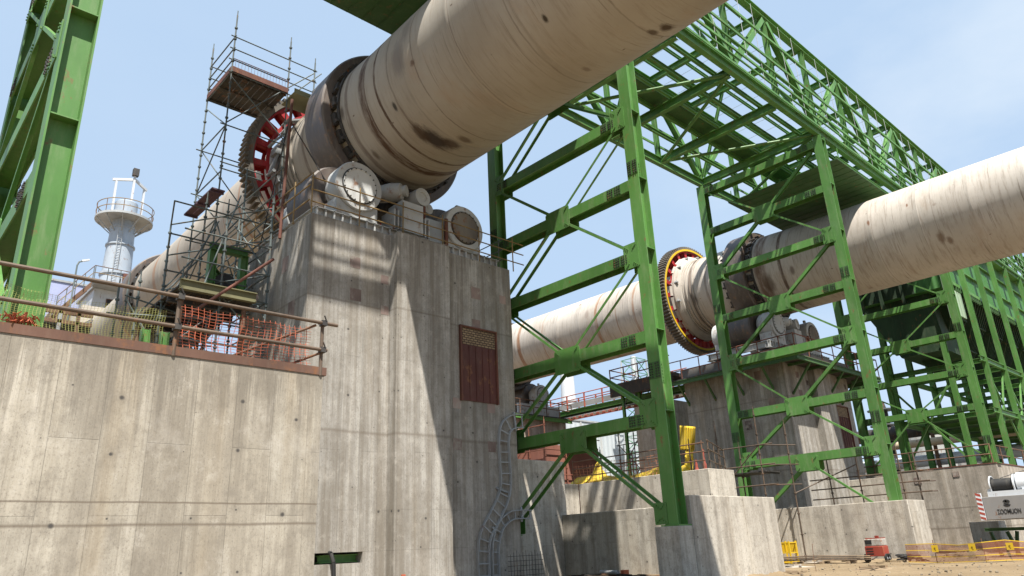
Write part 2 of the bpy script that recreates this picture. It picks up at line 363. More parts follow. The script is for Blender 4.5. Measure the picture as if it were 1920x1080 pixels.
def tag(o, label, cat, group=None):
    o['label'] = label; o['category'] = cat
    if group: o['group'] = group
    return o
def struct(o): o['kind'] = 'structure'; return o
def copy_tree(src, shift, label, group=None):
    def rec(o, parent):
        c = o.copy(); COL.objects.link(c); c.parent = parent
        for ch in list(o.children): rec(ch, c)
        return c
    c = rec(src, None); c.location = V(src.location) + V(shift); c['label'] = label
    if group: c['group'] = group
    return c

# ------------------------------------------------------------------ ground
def build_ground():
    vs = []; fs = []; nx, ny = 150, 120
    xs = [-900, -300, -120] + [-40 + i * 1.0 for i in range(nx)] + [180, 400, 900]
    ys = [-900, -300, -120] + [-40 + i * 1.0 for i in range(ny)] + [150, 400, 900]
    for y in ys:
        for x in xs:
            near = -38 < x < 100 and -38 < y < 78
            h = 0.05 * math.sin(x * 1.3 + y * .7) * math.sin(y * .9 - x * .4) + random.uniform(-.025, .03) if near else 0
            vs.append((x, y, h - .02))
    w = len(xs)
    for j in range(len(ys) - 1):
        for i in range(w - 1): fs.append((j * w + i, j * w + i + 1, (j + 1) * w + i + 1, (j + 1) * w + i))
    struct(MB().poly(vs, fs).build("ground", GROUND))
build_ground()

# ------------------------------------------------------------------ retaining wall on the left
def big_wall():
    t = thing("concrete_wall", "long pale board-marked concrete retaining wall with a rusty steel top edge and tube railing", "wall", (-1, 12, 0))
    MB().box(-16, 6.40, 12.0, 12.55, -.4, 4.31).build("wall_body", CON_WALL, t)
    MB().box(-16, 6.46, 11.985, 12.60, 4.312, 4.46).build("edge_strip", paint("brown_edge_angle", (.145, .078, .055), .85, .35, .4), t)
big_wall()

# ------------------------------------------------------------------ kiln piers
def pier(dx, dy1, label, full):
    t = thing("kiln_pier", label, "concrete pier", (13 + dx, 20.4, 0), "piers carrying the kiln tyres")
    x0, x1 = 9.01 + dx, 16.93 + dx
    outline = [(x0, 18.05), (11.78 + dx, 18.05), (11.78 + dx, 17.65), (13.83 + dx, 17.65), (13.83 + dx, 18.05), (x1, 18.05),
               (x1, dy1), (x0, dy1)]
    zt = 10.77
    b = MB().prism([(x, y, 1.24 if full else -.3) for x, y in outline], (0, 0, zt - (1.24 if full else -.3)))
    if full:   # a slot near the foot shows a green beam inside
        b.box(11.05, x1, 18.05, dy1, -.3, 1.237); b.box(x0, 11.047, 19.2, dy1, -.3, 1.237)
        b.box(11.78, 13.83, 17.65, 18.047, -.3, 1.237); b.box(x0, 11.047, 18.05, 19.197, -.3, .96)
    b.build("shaft", CON_PIER, t)
    # recessed hatch with rusty sheet and block infill
    f = MB()
    f.box(14.50 + dx, 14.57 + dx, 17.95, 18.047, 5.70, 8.24).box(16.06 + dx, 16.12 + dx, 17.95, 18.047, 5.70, 8.24).box(14.573 + dx, 16.057 + dx, 17.95, 18.047, 8.19, 8.24)
    hf = f.build("hatch_frame", RUSTRED, t)
    h = MB().box(14.575 + dx, 16.055 + dx, 18.015, 18.045, 5.72, 7.60)
    for i in range(5): h.box(14.6 + i * .29 + dx, 14.63 + i * .29 + dx, 17.995, 18.013, 5.74, 7.58)
    h.build("hatch_sheet", BROWNS, hf)
    MB().box(14.575 + dx, 16.055 + dx, 18.01, 18.044, 7.605, 8.187).build("block_infill", INFILL, hf)
    for (x, z, s) in ((10.52, 9.53, .36), (10.57, 8.50, .38), (11.58, 9.20, .28), (15.29, 9.52, .42), (16.53, 9.53, .3), (15.27, 8.38, .36), (14.38, 5.60, .34), (15.83, 5.58, .34), (14.38, 4.30, .36), (15.80, 4.30, .34), (11.6, 8.2, .28)):
        if s: MB().box(x - s / 2 + dx, x + s / 2 + dx, 18.045, 18.06, z - s / 2, z + s / 2).build("embedded_plate", PLATER, t)
    for (y, z) in ((19.6, 9.6), (19.0, 8.0), (21.6, 9.0), (20.6, 7.0)):
        MB().box(x0 - .004, x0 + .02, y - .2, y + .2, z - .25, z + .25).build("embedded_plate", PLATER, t)
    # steel edge frame standing along the top
    return t
p1 = pier(0, 22.78, "tall board-marked concrete pier under the near kiln, rusty hatch in its front", True)
p2 = pier(27.9, 24.4, "shaded concrete pier under the far kiln, behind the second green tower", False)

def far_pier(x, y, w, d, h, label):
    t = thing("kiln_pier", label, "concrete pier", (x, y, 0), "piers carrying the kiln tyres")
    MB().prism([(x - w / 2 + 1, y - d / 2, -.3), (x + w / 2 - 1, y - d / 2, -.3), (x + w / 2 - 1, y + d / 2, -.3), (x - w / 2 + 1, y + d / 2, -.3)], (0, 0, h - 1.5)).build("shaft", CON_FAR, t)
    MB().box(x - w / 2, x + w / 2, y - d / 2 - .2, y + d / 2 + .2, h - 1.79, h).build("cap", CON_FAR, t)
far_pier(14.2, 45.5, 8, 4.6, 11.4, "distant pier under the far end of the near kiln, beyond the wall")
far_pier(42.0, 45.2, 7.4, 5.0, 11.3, "distant pier under the far kiln, glimpsed past the big pier's edge")

# ------------------------------------------------------------------ kilns
KD = V((.025, 1, .017)).normalized()
def kiln(ax, az, mat, label, ngear, y0, y1, tyres, rim_mat, rim_label):
    t = thing("rotary_kiln", label, "rotary kiln", (ax, 0, az), "inclined rotary kilns")
    yaw = math.atan2(-KD.x, KD.y); t.rotation_euler = (math.asin(KD.z), 0, yaw)
    prof = []; s = y0; RR = 2.5
    while s < y1:
        prof.append((s, RR)); s += 1.0
    prof.append((y1, RR))
    # thicker shell courses around the tyres, small weld beads between courses
    pr = []
    for s, r in prof:
        inside = any(abs(s - ty) < 2.3 for ty in tyres)
        pr.append((s, RR + .035 if inside else RR))
    for wd in [y0 + 2.4 * i for i in range(int((y1 - y0) / 2.4))]:
        pr += [(wd - .02, RR), (wd, RR + .005), (wd + .02, RR)] if not any(abs(wd - ty) < 2.8 for ty in tyres) else []
    pr.sort()
    MB().lathe((0, 0, 0), (0, 1, 0), pr, 128).build("shell", mat, t, local=True)
    for ty in tyres:
        w, ro, ri = .68, 3.0, 2.62
        b = MB().lathe((0, 0, 0), (0, 1, 0), [(ty - w, ri), (ty - w, ro - .06), (ty - w + .05, ro), (ty + w - .05, ro), (ty + w, ro - .06), (ty + w, ri)], 128, closed=True)
        ty_o = b.build("tyre", TYRE, t, local=True)
        for sgn in (-1, 1):
            pb = MB()
            for i in range(26):
                a = 2 * math.pi * i / 26
                c = V((math.cos(a) * 2.60, ty + sgn * (w + .13), math.sin(a) * 2.60))
                rad = V((math.cos(a), 0, math.sin(a))); tan = V((-math.sin(a), 0, math.cos(a)))
                pb.obox(c, rad * .075, tan * .22, V((0, .12, 0)))
                pb.obox(c + rad * .05 + V((0, sgn * .10, 0)) + tan * .12, rad * .05, tan * .05, V((0, .14, 0)))
            pb.build("filler_block_ring", DARKM, ty_o, local=True)
        MB().lathe((0, 0, 0), (0, 1, 0), [(ty - w - .42, 2.545), (ty - w - .42, 2.60), (ty - w - .30, 2.60), (ty - w - .30, 2.545)], 96, closed=True).build("stop_ring", DARKM, ty_o, local=True)
    if ngear is not None:
        g = ngear; n = 104; vs = []; ri = 3.42; hw = .34
        for yy in (g - hw, g + hw):
            sk = .0 if yy < g else .012
            for i in range(n * 4):
                a = 2 * math.pi * (i / (n * 4)) + sk
                r = 3.76 if i % 4 in (1, 2) else 3.60
                vs.append((r * math.cos(a), yy, r * math.sin(a)))
            for i in range(n * 4):
                a = 2 * math.pi * (i / (n * 4)) + sk; vs.append((ri * math.cos(a), yy, ri * math.sin(a)))
        m = n * 4; fs = []
        for i in range(m):
            j = (i + 1) % m
            fs += [(i, j, 2 * m + j, 2 * m + i), (m + i, m + j, j, i), (2 * m + i, 2 * m + j, 3 * m + j, 3 * m + i), (m + j, m + i, 3 * m + i, 3 * m + j)]
        gear = MB().poly(vs, fs).build("girth_gear", GEARST, t, local=True, smooth=False)
        rm = MB().lathe((0, 0, 0), (0, 1, 0), [(g - hw - .03, 3.43), (g - hw - .03, 3.56), (g - hw + .02, 3.56), (g - hw + .02, 3.43)], 128, closed=True)
        rm.build("gear_rim", rim_mat, gear, rim_label, local=True)
        w = MB()
        for yy in (g - .27, g + .22):
            w.lathe((0, 0, 0), (0, 1, 0), [(yy, 3.34), (yy, 3.415), (yy + .05, 3.415), (yy + .05, 3.34)], 96, closed=True)
            w.lathe((0, 0, 0), (0, 1, 0), [(yy, 2.74), (yy, 2.88), (yy + .05, 2.88), (yy + .05, 2.74)], 96, closed=True)
            for i in range(22):
                a0 = 2 * math.pi * (i + .16) / 22; a1 = a0 + 2 * math.pi * .30 / 22
                w.lathe((0, 0, 0), (0, 1, 0), [(yy + .001, 2.855), (yy + .001, 3.345), (yy + .049, 3.345), (yy + .049, 2.855)], 2, closed=True, a0=a0, a1=a1)
        for i in range(22):
            a = 2 * math.pi * (i + .31) / 22; rad = V((math.cos(a), 0, math.sin(a))); tan = V((-math.sin(a), 0, math.cos(a)))
            # lathe uses its own angle frame: match it
            rad = V((math.cos(a), 0, -math.sin(a))) if False else rad
            w.obox(rad * 3.05 + V((0, g, 0)), rad * .36, tan * .02, V((0, .22, 0)))
        w.build("gear_web", RED, gear, local=True)
        if rim_label:
            cv = MB(); random.seed(4)
            for i in range(22):
                a = 2 * math.pi * i / 22; rad = V((math.cos(a), 0, math.sin(a))); tan = V((-math.sin(a), 0, math.cos(a)))
                rr = random.uniform(.14, .27)
                cv.obox(rad * (2.5 + rr) + V((0, g - .62 + random.uniform(-.1, .1), 0)), rad * rr + V((0, .3, 0)), tan * random.uniform(.3, .42), V((0, .012, 0)) + rad * .01)
            cv.build("spring_plate_ring", KILN2, gear, local=True)
            MB().lathe((0, 0, 0), (0, 1, 0), [(g - .95, 2.50), (g - .9, 2.66), (g - .55, 2.92), (g - .45, 2.92), (g - .45, 2.50)], 96).build("dust_skirt", KILN2, gear, local=True)
        sp = MB()
        for i in range(14 if not rim_label else 8):     # tangential spring plates between shell and gear
            a = 2 * math.pi * i / 14; rad = V((math.cos(a), 0, math.sin(a))); tan = V((-math.sin(a), 0, math.cos(a)))
            c = rad * 2.66 + V((0, g - .55, 0)) + tan * .25
            sp.obox(c, (rad * .16 + tan * .62) * .75, (rad * .75 - tan * .2) * .045, V((0, .16, 0)))
            sp.obox(rad * 2.60 + V((0, g - .5, 0)) - tan * .2, rad * .12, tan * .12, V((0, .24, 0)))
            sp.tube(rad * 2.75 + tan * .75 + V((0, g - .85, 0)), rad * 2.75 + tan * .75 + V((0, g - .2, 0)), .07, 8)
        sp.build("spring_plate_ring", GALV, gear, local=True)
        fx = MB()
        for s_ in (g - 1.0, g - 1.22, g - 1.5, g - 1.75): MB().lathe((0, 0, 0), (0, 1, 0), [(s_, 2.50), (s_, 2.57), (s_ + .06, 2.57), (s_ + .06, 2.50)], 96, closed=True).build("shell_hoop", mat, t, local=True)
    return t
k1 = kiln(12.515, 15.67, KILN1, "huge pale dusty rotary kiln passing overhead, its ring gear red inside the teeth", 24.9, -30, 56.5, (20.4, 45.3), GEARST, None)
k2 = kiln(40.6, 16.15, KILN2, "second pale rotary kiln behind the green towers, its ring gear edged in yellow", 25.7, -45, 64, (20.75, 45.3), YEL, "yellow edge ring of the gear")

# ------------------------------------------------------------------ support rollers on the piers
def roller(cx, cy, cz, label, group, side, cover):
    t = thing("support_roller", label, "support roller", (cx, cy, 10.77), group)
    MB().lathe((cx, cy - .78, cz), (0, 1, 0), [(0, .01), (0, 1.14), (.06, 1.2), (1.50, 1.2), (1.56, 1.14), (1.56, .01)], 64).build("roller_drum", TYRE, t)
    for s in (-1, 1):
        y0 = cy + s * .95
        prof = [(0, .35), (0, .66), (.10, .74), (.38, .78), (.42, .86), (.98, .86), (1.02, .83), (1.02, .01)]
        h = MB().lathe((cx, y0, cz), (0, s, 0), prof, 48)
        h.box(cx - .75, cx + .75, min(y0 + s * .15, y0 + s * .92), max(y0 + s * .15, y0 + s * .92), cz - 1.12, cz - .55)
        h.box(cx - .95, cx + .95, min(y0 + s * .1, y0 + s * .97), max(y0 + s * .1, y0 + s * .97), cz - 1.22, cz - 1.121)
        h.box(cx - .08, cx + .08, y0 + s * .6 - .06, y0 + s * .6 + .06, cz + .9, cz + 1.05)
        hs = h.build("bearing_housing", GREY_M, t)
        c = MB().lathe((cx, y0 + s * 1.021, cz), (0, s, 0), [(0, .60), (.05, .60), (.05, .57), (.035, .56), (.035, .01)], 48)
        c.build("cover_plate", cover, hs)
        MB().lathe((cx, y0 + s * 1.019, cz), (0, s, 0), [(0, .60), (0, .64), (.008, .64), (.008, .60)], 48, closed=True).build("joint_ring", DARKM, hs)
        bt = MB()
        for i in range(20):
            a = 2 * math.pi * i / 20; q = V((cx + .585 * math.cos(a), y0 + s * 1.07, cz + .585 * math.sin(a)))
            bt.tube(q, q + V((0, s * .03, 0)), .022, 6)
        bt.build("bolt_ring", DARKM, hs)
    MB().tube((cx, cy - 1.2, cz), (cx, cy + 1.2, cz), .33, 24).build("shaft", DARKM, t)
    return t
GP = paint("grimy_cover_plate", (.22, .19, .155), .7, .35, .3)
roller(10.82, 20.42, 12.40, "white-grey support roller with a clean round cover on the big pier", "support rollers under the kiln tyres", -1, GREY_M)
roller(15.2, 20.42, 12.12, "support roller with a grimy brown round cover on the big pier", "support rollers under the kiln tyres", 1, GP)
roller(38.75, 20.75, 12.75, "support roller beside the ring gear on the far kiln's shaded pier", "support rollers under the kiln tyres", -1, GREY_M)
roller(43.1, 20.75, 12.75, "outermost support roller on the far kiln's shaded pier, against the sky", "support rollers under the kiln tyres", 1, GP)
roller(43.9, 45.3, 13.5, "distant grey support roller peeping past the big pier's edge", "support rollers under the kiln tyres", 1, GREY_M)

def base_frame(dx, dy, z, label):
    t = thing("roller_base_frame", label, "base frame", (13 + dx, 20.4 + dy, z - .45), "steel base frames on the piers")
    for yy in (18.45, 19.4, 21.4, 22.3):
        MB().ibeam((9.25 + dx, yy + dy, z - .2), (16.7 + dx, yy + dy, z - .2), .40, .24).build("beam", GREY_M, t)
    for x in (9.3, 11.9, 14.1, 16.6):
        MB().ibeam((x + dx, 18.6 + dy, z - .2), (x + dx, 22.2 + dy, z - .2), .36, .18).build("cross_beam", GREY_M, t)
    for i in range(26):
        x = 9.3 + i * .29
        MB().box(x + dx, x + .05 + dx, 18.33 + dy, 18.56 + dy, z - .397, z + .02).build("stiffener", GREY_M, t)
base_frame(0, 0, 11.18, "grey steel base frame under the rollers of the near kiln")
base_frame(27.9, .35, 11.5, "grey steel base frame under the rollers of the far kiln")

def thrust(dx, dy, dz, label):
    t = thing("thrust_roller", label, "thrust roller", (13.1 + dx, 18.8 + dy, 10.8 + dz), "thrust rollers between the support rollers")
    def B(): return MB()
    o = V((dx, dy, dz))
    b = B().box(12.35 + dx, 13.2 + dx, 18.25 + dy, 19.1 + dy, 11.2 + dz, 12.3 + dz)
    for x in (12.05, 12.2, 13.3, 13.45): b.box(x + dx, x + .05 + dx, 18.28 + dy, 19.05 + dy, 11.2 + dz, 11.9 + dz)
    b.build("pedestal", GREY_M, t)
    MB().lathe(V((12.1, 19.3, 12.85)) + o, (.75, -1, .0), [(0, .01), (0, .30), (.5, .34), (.8, .30), (.86, .20), (1.0, .20), (1.0, .01)], 24).build("hydraulic_cylinder", GREY_M, t)
    MB().lathe(V((13.25, 19.35, 12.80)) + o, (.1, -1, .0), [(0, .01), (0, .36), (.30, .36), (.42, .33), (.9, .33), (.9, .18), (.86, .17), (.86, .01)], 28).build("roller_cartridge", GREY_M, t)
    MB().lathe(V((13.75, 19.35, 12.6)) + o, (.1, -1, .0), [(0, .01), (0, .2), (.6, .2), (.6, .01)], 18).build("spring_can", GREY_M, t)
    MB().lathe(V((12.95, 20.2, 12.75)) + o, (0, 0, 1), [(-.2, .01), (-.2, .55), (.2, .62), (.2, .01)], 40).build("thrust_wheel", DARKM, t)
    MB().box(13.3 + dx, 14.3 + dx, 18.55 + dy, 19.6 + dy, 11.2 + dz, 12.1 + dz).build("oil_tank", GALV, t)
    MB().tube(V((13.35, 18.4, 11.1)) + o, V((13.35, 18.4, 12.4)) + o, .05, 8).build("support_post", RUSTRED, t)
    MB().tube(V((14.3, 18.4, 11.1)) + o, V((14.3, 18.4, 12.2)) + o, .07, 8).build("support_post", RUSTRED, t)
thrust(0, 0, 0, "grey thrust roller and pedestal in the middle of the big pier's top")
thrust(27.9, .35, .35, "thrust roller and pedestal in the middle of the far kiln's pier")

# ------------------------------------------------------------------ green braced towers
YN, YF, YM = 12.65, 19.65, 16.15
BEAMS = [4.60, 7.10, 9.80, 12.32, 14.90, 17.42, 19.95]
def splice(x, s, y, z, ny, nz, par, sp=.088):
    hy, hz = ny * sp / 2 + .03, nz * sp / 2 - .005
    b = MB().box(min(x + s * .001, x + s * .012), max(x + s * .001, x + s * .012), y - hy, y + hy, z - hz, z + hz)
    for i in range(ny):
        for j in range(nz):
            q = V((x + s * .012, y + (i - (ny - 1) / 2) * sp + (.03 if i >= ny / 2 else -.03), z + (j - (nz - 1) / 2) * sp * .92)); b.tube(q, q + V((s * .028, 0, 0)), .024, 5)
    o = b.build("splice_plate", GREEN_B, par); o.data.materials.append(DARKM)
    for f in list(o.data.polygons)[6:]: f.material_index = 1
def tower(X, label, foot=1.55, pattern='std', BEAMS=BEAMS, mids=((17.42, 19.95, 14.9), (12.32, 14.9, 9.8), (7.10, 9.8, 4.7)), low=4.45, cols=(14.9, 9.8, 4.72), heavy=0):
    t = thing("steel_tower", label, "steel tower", (X, YM, foot), "braced green towers carrying the roof gantry")
    D, W = .48, .44
    for y in (YN, YF):
        c = MB().ibeam((X, y, foot + .04), (X, y, 20.35), D, W, (1, 0, 0), .03, .02)
        c.box(X - .33, X + .33, y - .3, y + .3, foot, foot + .037)
        for sx in (-1, 1): c.box(X - .03, X - .005, y, y, foot, foot) if False else None
        col = c.build("column", GREEN, t)
        zs = [8.21, 10.37, 12.53, 14.69, 16.85, 19.0] if pattern == 'left' else [z + .19 for z in BEAMS]
        for z in zs:
            st = MB()
            for q in (-1, 1): st.box(X - D / 2 + .032, X + D / 2 - .032, min(y + q * .012, y + q * .21), max(y + q * .012, y + q * .21), z - .012, z + .012)
            st.build("stiffener", GREEN, col)
        for z in ((12.9, 6.0) if pattern == 'std' else ()):
            for q in (-1, 1): splice(X + q * D / 2, q, y, z, 4, 6, col)
            b2 = MB().box(X - .19, X + .19, y - .022, y - .0102, z - .33, z + .33)
            for i in range(3):
                for j in range(6):
                    w_ = V((X + (i - 1) * .12, y - .022, z + (j - 2.5) * .1)); b2.tube(w_, w_ + V((0, -.022, 0)), .018, 5)
            b2.build("splice_plate", GREEN, col)
    for z in BEAMS:
        m = MB().ibeam((X, YN + .23, z), (X, YF - .23, z), D, .38, (1, 0, 0), .028, .02).build("beam", GREEN, t)
        for y in (YN + .85, YF - .60):
            for s in (-1, 1): splice(X + s * D / 2, s, y, z, 6, 4, m)
    nodes = [(YM, m_[0], 1) for m_ in mids] + ([(YM, low, 1)] if low else [])
    def gusset(y, z, w, h, ch, s):
        x = X + s * (D / 2 + .012)
        pts = [(y - w + ch, z - h), (y + w - ch, z - h), (y + w, z - h + ch), (y + w, z + h - ch), (y + w - ch, z + h), (y - w + ch, z + h), (y - w, z + h - ch), (y - w, z - h + ch)]
        bb = MB().prism([(x - .01, a, b) for a, b in pts], (.02, 0, 0))
        for sy, sz in ((-1, -1), (1, -1), (1, 1), (-1, 1)):
            for i in range(3):
                q = V((x + s * .01, y + sy * (w - .09 - .055 * i), z + sz * (h - .07 - .05 * i))); bb.tube(q, q + V((s * .03, 0, 0)), .022, 5)
        bb.build("gusset_plate", GREEN, t)
    for s in (-1, 1):
        for y, z, _ in nodes: gusset(y, z - (.05 if z > 5 else .12), .58, .43 if z > 5 else .34, .07, s)
        for z in cols:
            gusset(YN + .40, z + .05, .30, .42, .03, s); gusset(YF - .40, z + .05, .30, .42, .03, s)
        for z in (foot + .35,):
            gusset(YN + .32, z, .22, .30, .03, s); gusset(YF - .32, z, .22, .30, .03, s)
    def brace(y0, z0, y1, z1):
        d = V((0, y1 - y0, z1 - z0)).normalized()
        a = V((0, y0, z0)) + d * .42; c = V((0, y1, z1)) - d * .35
        if heavy == 2 and (y1 < y0) == (z1 > z0):
            MB().ibeam((X, a.y, a.z), (X, c.y, c.z), .17, .15, (1, 0, 0), .014, .012).build("brace", GREEN, t); return
        for s in ((-1, 1) if heavy == 0 else (-1,)):
            x = X + s * (D / 2 - .03)
            MB().angle((x, a.y, a.z), (x, c.y, c.z), .088, (s, 0, 0), .016).build("brace", GREEN, t)
    for z, up, dn in mids:
        for yc in (YN + .22, YF - .22): brace(YM, z, yc, up - .05); brace(YM, z, yc, dn + .05)
    if low:
        for yc in (YN + .2, YF - .2): brace(YM, low - .05, yc, foot + .3)
    return t
tw = tower(17.9, "tall green braced tower beside the big hatched pier, one foot on a stepped block")
tower(34.0, "green braced tower on the concrete block, directly in front of the far kiln", heavy=2)
tower(49.85, "green braced tower on the rusty-rimmed wall, in front of the green filter house", 4.62, 'std', [7.98, 10.15, 12.45, 14.85, 17.42, 19.95], ((17.42, 19.95, 14.9), (12.45, 14.85, 10.2), (7.98, 10.1, 4.95)), None, (14.9, 10.2), heavy=1)
tower(1.70, "pair of massive green columns rising behind the railed retaining wall", -.1, 'left')

# ------------------------------------------------------------------ roof gantry
def gantry():
    t = thing("roof_gantry", "long green lattice roof gantry running high over both kilns", "roof truss", (34, YM, 20.4))
    P0 = 1.8; bay = 4.025; N = 22; X0 = P0 - bay; xs = [X0 + bay * i for i in range(N)]; zb, zt = 20.66, 25.84
    xa, xb = xs[0] - .5, xs[-1]
    for y in (YN, YF):
        MB().ibeam((xa, y, zb), (xb, y, zb), .46, .24).build("bottom_chord", GREEN, t)
        MB().ibeam((xa, y, zt), (xb, y, zt), .40, .32).build("top_chord", GREEN, t)
    for i, x in enumerate(xs):
        for y in (YN, YF):
            MB().ibeam((x, y, zb + .25), (x, y, zt - .2), .24, .22, (1, 0, 0), .016, .012).build("post", GREEN, t)
            if i < N - 1:
                # warren diagonals meeting the bottom chord at the towers
                lowleft = (i % 2 == 1)
                a, c = ((x, y, zb + .25), (x + bay, y, zt - .2)) if lowleft else ((x, y, zt - .2), (x + bay, y, zb + .25))
                d = (V(c) - V(a)); MB().ibeam(V(a) + d * .04, V(c) - d * .04, .30, .26, (0, 1, 0), .016, .012).build("diagonal", GREEN, t)
        MB().ibeam((x, YN + .18, zb - .02), (x, YF - .18, zb - .02), .42, .26).build("floor_girder", GREEN, t)
        MB().ibeam((x, YN + .17, zt), (x, YF - .17, zt), .34, .24).build("roof_girder", GREEN, t)
        if 0 < i < N - 1 and i % 2 == 1:
            MB().ibeam((x, YN + .2, zb + .3), (x - bay * .0 + .0, YN + 2.2, zt - .2), .16, .14).build("knee_brace", GREEN, t)
            MB().ibeam((x, YF - .2, zb + .3), (x, YF - 2.2, zt - .2), .16, .14).build("knee_brace", GREEN, t)
        if i < N - 1:
            near_to_far = (i % 2 == 1)
            a, c = ((x, YN + .2, zb - .1), (x + bay, YF - .2, zb - .1)) if near_to_far else ((x, YF - .2, zb - .1), (x + bay, YN + .2, zb - .1))
            MB().tube(a, c, .085, 8).build("floor_brace", GREEN, t)
            # short K strut inside each panel
            for y in (YN,):
                MB().tube((x, y, zb + 2.9), (x + bay * .5, y + .02, zb + 2.62), .055, 6).build("panel_strut", GREEN, t)
    for j, y in enumerate((13.55, 14.7, 15.85, 17.0, 18.2)):
        MB().ibeam((xa, y, zb + .33), (xb, y, zb + .33), .22, .13).build("floor_purlin", GREEN, t)
    for j, y in enumerate((13.5, 14.8, 16.15, 17.5, 18.8)):
        MB().ibeam((xa, y, zt + .30), (xb, y, zt + .30), .20, .11).build("roof_purlin", GREEN, t)
    for y in (YN - .16, YF + .16):
        for z in (21.83, 22.95, 24.3): MB().bar((xa, y, z), (xb, y, z), .07, .13).build("girt", GREEN, t)
    MB().bar((xa, YN - .25, zb + .12), (xb, YN - .25, zb + .12), .05, .12).build("outer_rail", GREEN, t)
    for z in (21.40, 22.30): MB().bar((xa, YN - .16, z), (xb, YN - .16, z), .07, .07).build("outer_rail", GREEN, t)  # thin rails added to cast narrow shadow bands on the pier
    # walkway along the middle
    MB().box(xa, xb, 16.2, 17.3, zb + .50, zb + .54).build("walkway_deck", GREEN_D, t)
    MB().box(xa, xb, 16.17, 16.195, zb + .52, zb + .80).box(xa, xb, 17.305, 17.33, zb + .52, zb + .80).build("toe_plate", GREEN_D, t)
    for i in range(0, N - 1):
        for k in (1, 2):
            x = xs[i] + bay * k / 3
            MB().tube((x, YN - .16, zb + .25), (x, YN - .16, zt - .1), .012, 4).tube((x, YN, zt + .31), (x, YF, zt + .31), .012, 4).build("sag_rod", GALV, t)
gantry()

def canopy(x0, x1, y0, y1, z, label):
    t = thing("heat_shield", label, "heat shield", ((x0 + x1) / 2, (y0 + y1) / 2, z), "sheet heat shields hung above the kilns")
    b = MB(); n = int((x1 - x0) / 1.3)
    for i in range(n):
        a = x0 + (x1 - x0) * i / n; c = x0 + (x1 - x0) * (i + 1) / n
        b.box(a, c - .006, y0, y1, z + .002 * (i % 2), z + .03 + .002 * (i % 2))
    b.build("sheet", GREEN_D, t)
    for i in range(1, int((x1 - x0) / .65)):
        MB().box(x0 + i * .65 - .012, x0 + i * .65 + .012, y0 + .01, y1 - .01, z - .018, z - .001).build("lap_rib", GREEN_D, t)
    for y in (y0 + .05, (y0 + y1) / 2, y1 - .05): MB().ibeam((x0, y, z + .12), (x1, y, z + .12), .16, .12).build("carrier_beam", GREEN, t)
    for x in (x0 + .4, x1 - .4):
        for y in (y0 + .05, y1 - .05):
            MB().tube((x, y, z + .2), (x, y, 20.45), .03, 6).build("hanger", GREEN, t)
canopy(9.30, 17.2, 12.98, 19.45, 19.92, "dark green sheet hung over the near kiln")
canopy(35.5, 45.9, 12.5, 18.95, 19.55, "olive green sheet hung over the far kiln beside the second tower")

# ------------------------------------------------------------------ concrete blocks and walls at the tower feet
def wallbox(name, label, x0, x1, y0, y1, z, mat=CON_SITE, cat="concrete wall", extra=None):
    b = MB().box(x0, x1, y0, y1, -.4, z)
    if extra: b.box(*extra)
    o = b.build(name, mat); tag(o, label, cat); m = o.modifiers.new("bevel", 'BEVEL'); m.width = .018; m.segments = 2
    return o
def footing():
    t = thing("concrete_block", "pale concrete footing block with a lower step carrying the nearest tower's foot", "concrete block", (20.5, 13.5, 0))
    MB().box(18.20, 23.0, 12.32, 13.15, -.4, 2.37).build("block_body", CON_SITE, t, bevel=.018)
    MB().box(17.52, 18.197, 12.33, 13.15, -.4, 1.545).build("step", CON_SITE, t, bevel=.018)
footing()
wallbox("concrete_block", "long concrete footing block under the second tower, its end face sunlit", 33.35, 35.3, 11.95, 18.9, 2.38)
wallbox("concrete_wall", "low concrete wall half in shadow, behind the first tower's legs", 21.0, 21.45, 14.2, 20.04, 2.27)
wallbox("concrete_wall", "tall narrow concrete wall with thin sun streaks, beside the big pier", 17.0, 21.3, 20.06, 22.6, 4.28)
wallbox("concrete_wall", "upper concrete wall crossed by slanting sun stripes, above the low wall", 26.0, 27.9, 16.55, 23.6, 3.85)
wallbox("concrete_wall", "short upper concrete wall end below the yellow tarpaulin's tip", 21.5, 25.99, 23.62, 24.1, 3.85)
def right_wall():
    t = thing("concrete_wall", "high concrete wall with a rusty rim, under the green filter house", "wall", (49.3, 14, 0))
    MB().box(49.3, 92, 12.45, 24.5, -.4, 4.60).build("wall_body", CON_FAR, t)
    MB().box(49.28, 92, 12.42, 12.8, 4.603, 4.66).box(49.28, 49.6, 12.803, 24.5, 4.603, 4.66).build("rim", RUSTRED, t)
    MB().box(49.27, 49.298, 16.6, 17.0, 3.85, 4.2).build("embedded_plate", PLATER, t)
    MB().box(49.27, 49.298, 14.45, 14.8, 4.05, 4.35).build("embedded_plate", PLATER, t)
right_wall()
wallbox("concrete_block", "small sunlit concrete block behind the orange barrier netting", 46.0, 47.3, 12.2, 13.6, 1.45)
wallbox("concrete_wall", "dark concrete wall between the second tower and the right wall", 41.5, 42.2, 15.6, 21.5, 3.9)
wallbox("concrete_block", "shaded square concrete block next to the scaffold stair tower", 43.0, 46.5, 29.5, 33.0, 10.6, CON_FAR)

